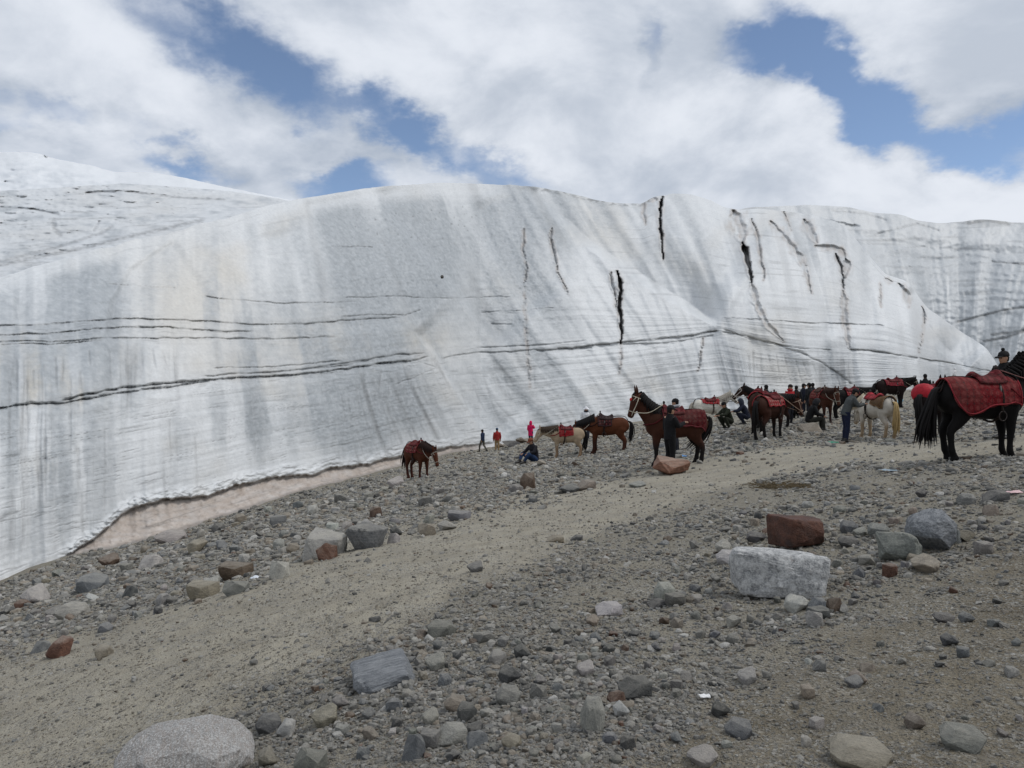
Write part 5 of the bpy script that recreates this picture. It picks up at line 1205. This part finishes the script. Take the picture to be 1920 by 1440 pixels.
BASEJ = dict(pv=(0, 0, .95), sp=(0, 0, 1.14), ch=(.01, 0, 1.33), nk=(.01, 0, 1.48), hd=(.03, 0, 1.605), sL=(0, .185, 1.41), sR=(0, -.185, 1.41), eL=(-.02, .25, 1.13), eR=(-.02, -.25, 1.13), wL=(.07, .25, .89), wR=(.07, -.25, .89), hL=(0, .09, .92), hR=(0, -.09, .92), kL=(.03, .10, .50), kR=(.02, -.10, .50), aL=(-.02, .11, .09), aR=(-.03, -.11, .09))
def make_person(label, u, v=None, D=None, head=0.0, h=1.70, pose='stand', jacket=(.02, .02, .022), trousers=(.015, .016, .022), shoes=(.02, .018, .016), hat='cap', hatc=(.012, .012, .013), hairc=(.012, .010, .010), hood=None, scarf=None, skirt=False, lift=0.0, bag=None, back=None):
    x, y, z = foot(u, v, D); k = h / 1.72
    T = empty('person', (x, y, z - .015 + lift), math.radians(head), k); tag(T, label, 'person', 'people among the horses')
    J = {a: V3(*b) for a, b in {**BASEJ, **POSES[pose]}.items()}
    vx = .02
    def limbs(bm, scale, arm=True, legs=True, r0=0.0):
        if legs:
            for s in 'LR':
                hp, kn, an = J['h' + s], J['k' + s], J['a' + s]
                tube(bm, [hp + (kn - hp) * -.12, hp + (kn - hp) * .25, hp + (kn - hp) * .7, kn, kn + (an - kn) * .35, kn + (an - kn) * .8, an + (an - kn) * .02], [q * scale + r0 for q in (.095, .090, .068, .060, .060, .043, .040)], 10)
        if arm:
            for s in 'LR':
                sh, el, wr = J['s' + s], J['e' + s], J['w' + s]
                tube(bm, [J['ch'] * .45 + sh * .55, sh, sh + (el - sh) * .5, el, el + (wr - el) * .4, wr], [q * scale + r0 for q in (.07, .062, .052, .045, .042, .032)], 9)
    up = J['hd'] - J['nk']; up /= np.linalg.norm(up); fw = V3(1, 0, 0) - up[0] * up; fw /= np.linalg.norm(fw); lt = np.cross(up, fw); H = J['hd']
    # body: one skin from head to feet
    bm = bmesh.new()
    tube(bm, [J['pv'] + (J['pv'] - J['sp']) * .35, J['pv'], J['sp'], J['ch'], J['ch'] * .35 + J['nk'] * .65, J['nk'], J['nk'] + up * .06], [(.13, .09), (.155, .105), (.135, .095), (.165, .11), (.11, .085), (.058, .058), (.055, .058)], 14)
    limbs(bm, 1.0)
    tube(bm, [H - up * .125 + fw * .035, H - up * .09 + fw * .03, H - up * .03 + fw * .012, H + up * .03, H + up * .08 - fw * .005, H + up * .112 - fw * .008], [(.032, .035), (.055, .07), (.072, .092), (.077, .098), (.066, .085), (.03, .04)], 14, tuple(lt))
    tube(bm, [H + fw * .085 + up * .015, H + fw * .112 - up * .022, H + fw * .09 - up * .038], [.010, .018, .012], 7, tuple(lt))     # nose
    for s in (-1, 1): ball(bm, H + lt * s * .08 - up * .012, (.016, .012, .03), 8)
    for s in 'LR':
        wr, el = J['w' + s], J['e' + s]; d = (wr - el) / np.linalg.norm(wr - el); tube(bm, [wr - d * .02, wr + d * .05, wr + d * .095], [(.030, .022), (.040, .018), (.034, .014)], 8)
        an = J['a' + s]; tube(bm, [an + V3(-.05, 0, -.03), an + V3(.05, 0, -.045), an + V3(.16, 0, -.06), an + V3(.20, 0, -.065)], [(.034, .03), (.04, .035), (.042, .024), (.03, .018)], 8)
    bd = finish('body', bm, skin(), T, vx, 2)
    bm = bmesh.new()      # fingers
    for s in 'LR':
        wr, el = J['w' + s], J['e' + s]; d = (wr - el) / np.linalg.norm(wr - el); sdv = np.cross(d, V3(0, 0, 1)); sdv = sdv / (np.linalg.norm(sdv) + 1e-6); dn = np.cross(sdv, d); dn = dn if dn[2] < 0 else -dn
        for i, L in enumerate((.068, .078, .073, .058)):
            a = wr + d * .085 + sdv * (.028 - .019 * i); tube(bm, [a, a + d * L * .5 + dn * .008, a + d * L * .8 + dn * .03], [.0095, .009, .0075], 6)
        a = wr + d * .03 + sdv * .034; tube(bm, [a, a + d * .035 + sdv * .02 + dn * .012, a + d * .06 + sdv * .014 + dn * .03], [.012, .011, .008], 6)
    finish('fingers', bm, skin(), bd)
    for s in (-1, 1):
        bm = bmesh.new(); ball(bm, H + fw * .088 + lt * s * .032 + up * .006, .011, 6); finish('eye', bm, leather((.01, .008, .007)), bd)
    bm = bmesh.new(); tube(bm, [H + fw * .083 - up * .062 - lt * .022, H + fw * .092 - up * .060, H + fw * .083 - up * .062 + lt * .022], [.004, .007, .004], 6); finish('mouth', bm, skin((.25, .09, .07)), bd)
    # jacket
    bm = bmesh.new()
    lo = J['pv'] + (J['pv'] - J['sp']) * (.55 if not skirt else 1.6)
    if pose in ('ground', 'squat', 'sit'): lo = J['pv'] - V3(0, 0, .04)
    tube(bm, [lo, J['pv'], J['sp'], J['ch'], J['ch'] * .3 + J['nk'] * .7, J['nk'] + up * .02], [(.195, .145), (.19, .14), (.178, .135), (.20, .15), (.125, .105), (.085, .085)], 16)
    limbs(bm, 1.0, True, False, .021)
    if back: ball(bm, J['ch'] - V3(.12, 0, .06), (.10, .14, .20), 10)
    jk = finish('jacket', bm, cloth(jacket), T, vx, 2)
    bm = bmesh.new(); tube(bm, [J['nk'] - up * .03, J['nk'] + up * .035], [(.088, .088), (.08, .08)], 14); finish('collar', bm, cloth(tuple(c * .8 for c in jacket)), jk)
    bm = bmesh.new()
    tube(bm, [J['pv'] + (J['sp'] - J['pv']) * .2, J['pv'], J['pv'] + (J['pv'] - J['sp']) * .45], [(.165, .12), (.172, .125), (.14, .11)], 14); limbs(bm, 1.0, False, True, .016)
    finish('trousers', bm, cloth(trousers), T, vx, 2)
    for s in 'LR':
        bm = bmesh.new(); an = J['a' + s]; tube(bm, [an + V3(-.07, 0, .0), an + V3(-.06, 0, -.035), an + V3(.04, 0, -.035), an + V3(.15, 0, -.055), an + V3(.215, 0, -.06)], [(.03, .045), (.046, .05), (.052, .052), (.054, .036), (.034, .024)], 10); tube(bm, [an + V3(-.01, 0, .07), an + V3(-.005, 0, -.04)], [.056, .054], 10); finish('shoe', bm, leather(shoes), T, .016, 1)
    # head wear and hair
    bm = bmesh.new()
    tube(bm, [H - up * .08 - fw * .045, H - fw * .03 - up * .02, H + up * .04 - fw * .016, H + up * .095 - fw * .012, H + up * .122 - fw * .01], [(.058, .05), (.08, .08), (.085, .098), (.072, .088), (.03, .038)], 12, tuple(lt)); finish('hair', bm, hair(hairc), T)
    if hat in ('cap', 'beanie', 'pompom', 'brim'):
        bm = bmesh.new()
        tube(bm, [H + up * .025 - fw * .008, H + up * .06 - fw * .008, H + up * .11 - fw * .008, H + up * .14 - fw * .008], [(.093, .112), (.094, .113), (.074, .09), (.03, .036)], 14, tuple(lt))
        if hat in ('cap', 'pompom'): tube(bm, [H + up * .04 + fw * .08, H + up * .035 + fw * .14, H + up * .022 + fw * .185], [(.075, .014), (.07, .011), (.045, .008)], 10, tuple(lt))
        if hat == 'pompom': ball(bm, H + up * .165 - fw * .01, .035, 8)
        if hat == 'brim': tube(bm, [H + up * .03, H + up * .045], [(.16, .18), (.14, .16)], 16, tuple(lt))
        finish('hat', bm, cloth(hatc), T)
    if hood:
        bm = bmesh.new()
        tube(bm, [H - up * .15 - fw * .03, H - up * .10 - fw * .02, H - fw * .025, H + up * .08 - fw * .02, H + up * .145 - fw * .02], [(.10, .10), (.105, .115), (.108, .12), (.092, .108), (.035, .045)], 14, tuple(lt)); finish('hood', bm, cloth(hood), T)
    if scarf:
        bm = bmesh.new(); pts = [J['nk'] + up * .03 + .095 * (fw * math.cos(a) + lt * math.sin(a)) for a in np.linspace(0, 2 * math.pi, 15)]; tube(bm, pts, [.038] * 15, 7, (.1, .1, 1)); finish('scarf', bm, cloth(scarf), T)
    if bag:
        bm = bmesh.new(); c = J['pv'] + V3(*bag[1]); bmesh.ops.create_cube(bm, size=1, matrix=Matrix.Translation(Vector(c)) @ Matrix.Diagonal((.22, .12, .18, 1))); bmesh.ops.bevel(bm, geom=bm.edges[:], offset=.035, segments=3, affect='EDGES'); tube(bm, cat([c + V3(0, 0, .08), J['ch'] + V3(.12, -.05, 0), J['sL'] + V3(0, 0, .07), J['ch'] + V3(-.16, .05, -.1), c + V3(-.06, 0, .08)], 4), [.014] * 17, 5); finish('bag', bm, cloth(bag[0]), T)
    return T

# ------------------------------------------------------------------ the horses, left to right
BAY, DARKBAY, CHEST, BUCK, WHITE, BLACK = (.060, .022, .013), (.030, .013, .009), (.105, .034, .015), (.37, .285, .195), (.60, .57, .50), (.010, .009, .009)
BLK = (.010, .009, .009)
make_horse('lone chestnut horse with lowered head at the foot of the ice, leftmost horse', 783, 897, head=-52, scale=1.05, neck=-8, nose=62, step=(.05, -.08, -.05, .10), body=(.085, .028, .014), points=(.05, .018, .012), mane=(.02, .010, .008), red=(.20, .020, .025), tail_len=.85, wind=.18)
make_horse('buckskin horse with red saddle facing left beside the seated person', 1062, 857, head=186, scale=.91, neck=2, nose=58, step=(.03, -.05, .04, -.06), body=BUCK, points=(.25, .17, .11), mane=(.05, .035, .025), tailc=BLK, red=(.33, .010, .018), motif=(.30, .03, .03), bx=(-.26, .36), reach=(.50, .58), reins='lead', rope=(.40, .37, .30), wind=-.10, tail_len=.92)
make_horse('chestnut horse with black saddle standing behind the buckskin', 1138, 849, head=176, scale=1.12, neck=-18, nose=60, step=(.06, -.03, .02, -.05), body=CHEST, points=(.05, .020, .013), mane=BLK, red=(.03, .008, .010), motif=(.20, .04, .04), saddle=(.02, .012, .014), bx=(-.16, .34), reach=(.50, .52))
make_horse('tall bay horse with raised head and black-clad handler at its side', 1264, 873, head=178, scale=1.10, neck=52, nose=66, yaw=14, step=(.02, -.02, -.02, .06), body=BAY, points=BLK, mane=BLK, red=(.13, .012, .016), motif=(.16, .05, .045), bx=(-.72, .30), reach=(.62, .50), rope=(.42, .38, .30), forehead=(.40, .02, .02), tail_len=.80, wind=-.42, reins='loose')
make_horse('white horse with bright red patterned blanket facing right', 1330, 801, head=4, scale=.90, neck=36, nose=44, step=(.02, -.04, .05, -.05), body=WHITE, points=(.48, .44, .38), mane=(.42, .38, .32), red=(.40, .008, .022), motif=(.48, .12, .12), bx=(-.40, .42), reach=(.36, .40), rope=(.03, .02, .015), tack=(.03, .015, .012))
make_horse('dark brown horse with white-dotted bridle behind the white horse', 1446, D=31, head=168, scale=1.0, neck=34, nose=40, yaw=-18, step=(.02, -.02, .03, -.02), body=DARKBAY, points=BLK, mane=BLK, red=(.28, .010, .02), motif=(.50, .30, .26), bx=(-.6, .34), reach=(.42, .46), rope=(.55, .50, .45))
make_horse('brown horse rump with white-edged red blanket just left of the striped-blanket horse', 1421, D=28.6, head=70, scale=1.08, neck=10, nose=60, step=(.02, -.03, .04, -.04), body=(.05, .02, .012), points=BLK, mane=BLK, red=(.34, .015, .025), motif=(.60, .40, .36), bx=(-.5, .36), reach=(.40, .44), rope=(.5, .45, .4))
make_horse('dark bay horse with striped red blanket seen from behind, in the middle of the herd', 1444, 823, head=42, scale=1.04, neck=6, nose=66, yaw=-28, step=(.02, -.05, -.06, .06), body=(.045, .017, .011), points=BLK, mane=BLK, red=(.36, .020, .028), motif=(.52, .30, .26), bx=(-.56, .42), reach=(.50, .46), rope=(.34, .24, .18), tail_len=.86)
make_horse('brown horse facing the camera with a brown saddle, beside the man in grey', 1541, D=33.5, head=-84, scale=1.02, neck=8, nose=66, step=(.02, -.02, .03, -.02), body=(.07, .027, .016), points=(.025, .012, .01), mane=(.03, .014, .01), red=(.20, .02, .02), saddle=(.05, .022, .016))
make_horse('black horse mostly hidden behind the man in the grey jacket', 1592, D=35, head=4, scale=.98, neck=8, nose=50, step=(.02, -.03, .03, -.03), body=BLACK, points=BLK, mane=BLK, red=(.34, .02, .03), motif=(.50, .30, .26), bx=(-.22, .34), reach=(.45, .45))
make_horse('cream horse with tan blanket and yellowish tail turned to the camera', 1642, 823, head=106, scale=.99, neck=-22, nose=66, yaw=-20, step=(.04, -.05, .04, -.06), body=(.56, .52, .45), points=(.30, .22, .14), mane=(.42, .36, .26), tailc=(.42, .30, .14), red=(.20, .120, .055), motif=(.16, .075, .035), bx=(-.62, -.06), reach=(.58, .40), saddle=(.26, .02, .03), tail_len=1.0, tail_n=40)
make_horse('black-brown horse with red fringed blanket standing farther off, facing right', 1672, 767, head=6, scale=1.06, neck=12, nose=60, step=(.02, -.04, .05, -.04), body=(.018, .010, .009), points=BLK, mane=BLK, red=(.27, .012, .03), motif=(.36, .08, .08), bx=(-.44, .42), reach=(.44, .46), muzzle=(.55, .52, .48))
make_horse('dark horse with plain red rump cloth between the fringed-blanket horse and the big black one', 1744, 817, head=44, scale=1.0, neck=30, nose=46, step=(.04, -.04, .04, -.04), body=(.014, .009, .009), points=BLK, mane=BLK, red=(.33, .012, .02), motif=(.42, .10, .10), bx=(-.30, .36), reach=(.45, .46), cushion=True)
make_horse('big black horse with long red blanket cut by the right edge, nearest horse', 1842, 857, head=8, scale=.99, neck=56, nose=50, step=(.03, -.03, .02, -.05), body=(.0075, .0065, .0065), points=(.006, .0055, .0055), mane=(.007, .006, .006), red=(.22, .009, .016), motif=(.30, .05, .05), bx=(-.74, .52), reach=(.80, .62), scallop=True, wind=.22, tail_len=1.0, tail_n=40, rope=(.20, .10, .09), voxel=.022)

# ------------------------------------------------------------------ the people, left to right
make_person('person in navy jacket and grey trousers stepping along the foot of the ice', 905, 846, head=150, h=1.72, pose='walk', jacket=(.010, .020, .050), trousers=(.09, .085, .070), hat='beanie')
make_person('person in red jacket and tan trousers next to the one in navy', 932, 845, head=100, h=1.70, jacket=(.26, .022, .020), trousers=(.26, .18, .095), hat='beanie', hatc=(.03, .06, .12))
make_person('person in bright pink hooded coat behind the head of the buckskin horse', 995, 832, head=60, h=1.66, jacket=(.55, .010, .085), trousers=(.03, .03, .07), hat=None, hood=(.55, .010, .085), skirt=True, pose='reach')
make_person('person in black with a brown cap sitting on the stones before the buckskin horse', 1001, 866, head=215, h=1.72, pose='ground', jacket=(.012, .012, .016), trousers=(.016, .035, .085), hat='cap', hatc=(.16, .05, .025))
make_person('person in a white hat and dark scarf standing behind the chestnut horse', 1099, D=42, head=-90, h=1.78, jacket=(.62, .62, .64), trousers=(.03, .03, .04), hat='brim', hatc=(.70, .70, .72), scarf=(.012, .014, .03))
make_person('person all in black with a cap beside the tall bay horse', 1256, D=19.9, head=22, h=1.68, pose='reach', jacket=(.007, .007, .008), trousers=(.006, .006, .007), hat='cap', shoes=(.008, .008, .008))
make_person('person with dark hair and a pale scarf behind the tall bay horse', 1268, D=24.5, head=160, h=1.72, jacket=(.05, .055, .07), hat='beanie', scarf=(.35, .36, .38))
make_person('person in dark green camouflage squatting in front of the white horse', 1364, 803, head=200, h=1.74, pose='squat', jacket=(.018, .022, .013), trousers=(.016, .019, .012), hat='beanie', hatc=(.01, .01, .01))
make_person('person in dark blue squatting right of the one in camouflage', 1396, 796, head=170, h=1.74, pose='squat', jacket=(.012, .015, .028), trousers=(.010, .012, .022), hat=None, hood=(.03, .035, .05))
make_person('person in black seen head and shoulders above the dark bay horse', 1437, D=35, head=90, h=1.68, hat='beanie')
make_person('person in red headscarf and red jacket among the standing group', 1481, D=33, head=-60, h=1.66, jacket=(.30, .015, .02), hat='beanie', hatc=(.02, .015, .015), scarf=(.35, .02, .025))
make_person('dark-clad person at the left of the standing trio', 1493, D=40, head=60, h=1.64, hat='beanie', jacket=(.010, .010, .012))
make_person('person in navy with a peaked cap in the middle of the standing trio', 1506, D=41, head=0, h=1.72, hat='cap', jacket=(.010, .012, .022), trousers=(.009, .011, .018))
make_person('person in a hat and black coat at the right of the standing trio', 1518, D=39, head=120, h=1.74, hat='brim', jacket=(.012, .013, .015), skirt=True)
make_person('person with hands raised to a camera close behind the standing trio', 1524, D=42, head=70, h=1.78, pose='reach', hat='beanie', jacket=(.014, .015, .02))
make_person('person in black sitting on a tan boulder, bent forward', 1522, 806, head=-8, h=1.74, pose='sit', jacket=(.008, .008, .009), trousers=(.022, .022, .018), hat=None, hood=(.02, .02, .022), bag=((.42, .40, .36), (-.02, .24, .22)))
make_person('man in grey jacket, navy trousers and black cap leaning to the cream horse', 1586, D=24.6, head=-2, h=1.70, pose='lean', jacket=(.060, .066, .066), trousers=(.010, .014, .034), hat='cap')
make_person('person in black seen above the saddle of the dark horse with the red rump cloth', 1735, D=38, head=80, h=1.66, hat='beanie', jacket=(.010, .010, .011))
make_person('far-off person in white by the foot of the ice above the big black horse', 1790, D=91, head=120, h=1.72, jacket=(.75, .75, .76), trousers=(.5, .5, .5), hat=None, hood=(.72, .72, .74), hairc=(.01, .01, .01))
make_person('person in black with a peaked pompom hat behind the big black horse', 1884, D=15.6, head=196, h=1.72, pose='hold', jacket=(.008, .008, .009), hat='pompom')
bake_live()

# ------------------------------------------------------------------ litter
def scrap(label, u, v, w, h, col, seed, cat_='litter', name='plastic_scrap', rough=.5):
    r = np.random.default_rng(seed); x, D, z = foot(u, v); s = w / F * D; hh = h / F * D
    n = 9; g = np.linspace(-.5, .5, n); X, Y = np.meshgrid(g, g)
    X = X + .07 * perlin(X * 3 + seed, Y * 3, 5); Y = Y + .07 * perlin(X * 3 + 9, Y * 3 + seed, 6)
    Z = .5 + .9 * fbm(X * 2.4 + seed * .7, Y * 2.4, 3, 7); edge = 1 - .8 * np.maximum(np.abs(X), np.abs(Y)) * 2 * r.uniform(.4, .9)
    P = np.stack([X * s, Y * s * .8, np.clip(Z * edge, .03, 1) * hh], -1); m = grid_mesh(name, P)
    t = NT('plastic', rough, .5); t.color(t.mix(t.noise(30, 3, .6), tuple(c * .75 for c in col), tuple(min(1, c * 1.15) for c in col)))
    o = link(name, m, t.m); o.location = (x, D, z + .015); md = o.modifiers.new('thickness', 'SOLIDIFY'); md.thickness = .003; tag(o, label, cat_); return o
scrap('crumpled blue plastic on the gravel below the tall bay horse', 1277, 858, 24, 4, (.08, .26, .55), 1)
scrap('crumpled green plastic bag on the gravel left of the man in grey', 1562, 832, 17, 6, (.02, .22, .13), 2)
scrap('small white paper scrap on the dirt at lower right of centre', 1321, 1305, 20, 10, (.75, .75, .74), 3, name='paper_scrap', rough=.9)
scrap('pale pink scrap among the stones at the right edge', 1902, 936, 26, 10, (.62, .42, .42), 4)
scrap('white scrap beside the brown flat-topped rock at left', 479, 1089, 18, 9, (.62, .66, .72), 5)
scrap('tiny light blue scrap beside the rusty broken rock', 631, 1038, 7, 4, (.35, .52, .66), 6)
scrap('pale blue scrap on the path below the cream horse', 1672, 883, 36, 5, (.36, .44, .48), 7)
scrap('light blue plastic bag on the stones under the fringed-blanket horse', 1688, 762, 10, 26, (.20, .38, .48), 8, name='plastic_bag')

def straw():
    r = np.random.default_rng(12); bm = bmesh.new()
    for i in range(520):
        u, v = 1462 + r.normal(0, 26), 911 + r.normal(0, 2.6)
        x, D, z = foot(u, v); a = r.uniform(0, 3.14); L = r.uniform(.03, .09); c = V3(x, D, z + r.uniform(.005, .04)); d = V3(math.cos(a), math.sin(a), r.uniform(-.2, .2)) * L
        tube(bm, [c - d, c + d], [.006, .005], 3)
    t = NT('dry_dung', .95, .1); t.color(t.mix(t.noise(5, 4, .6), (.095, .070, .040), (.19, .155, .10)))
    tag(finish('trampled_dung', bm, t.m, None), 'brown strip of trampled dung and straw on the path', 'dung', kind='stuff')
straw()
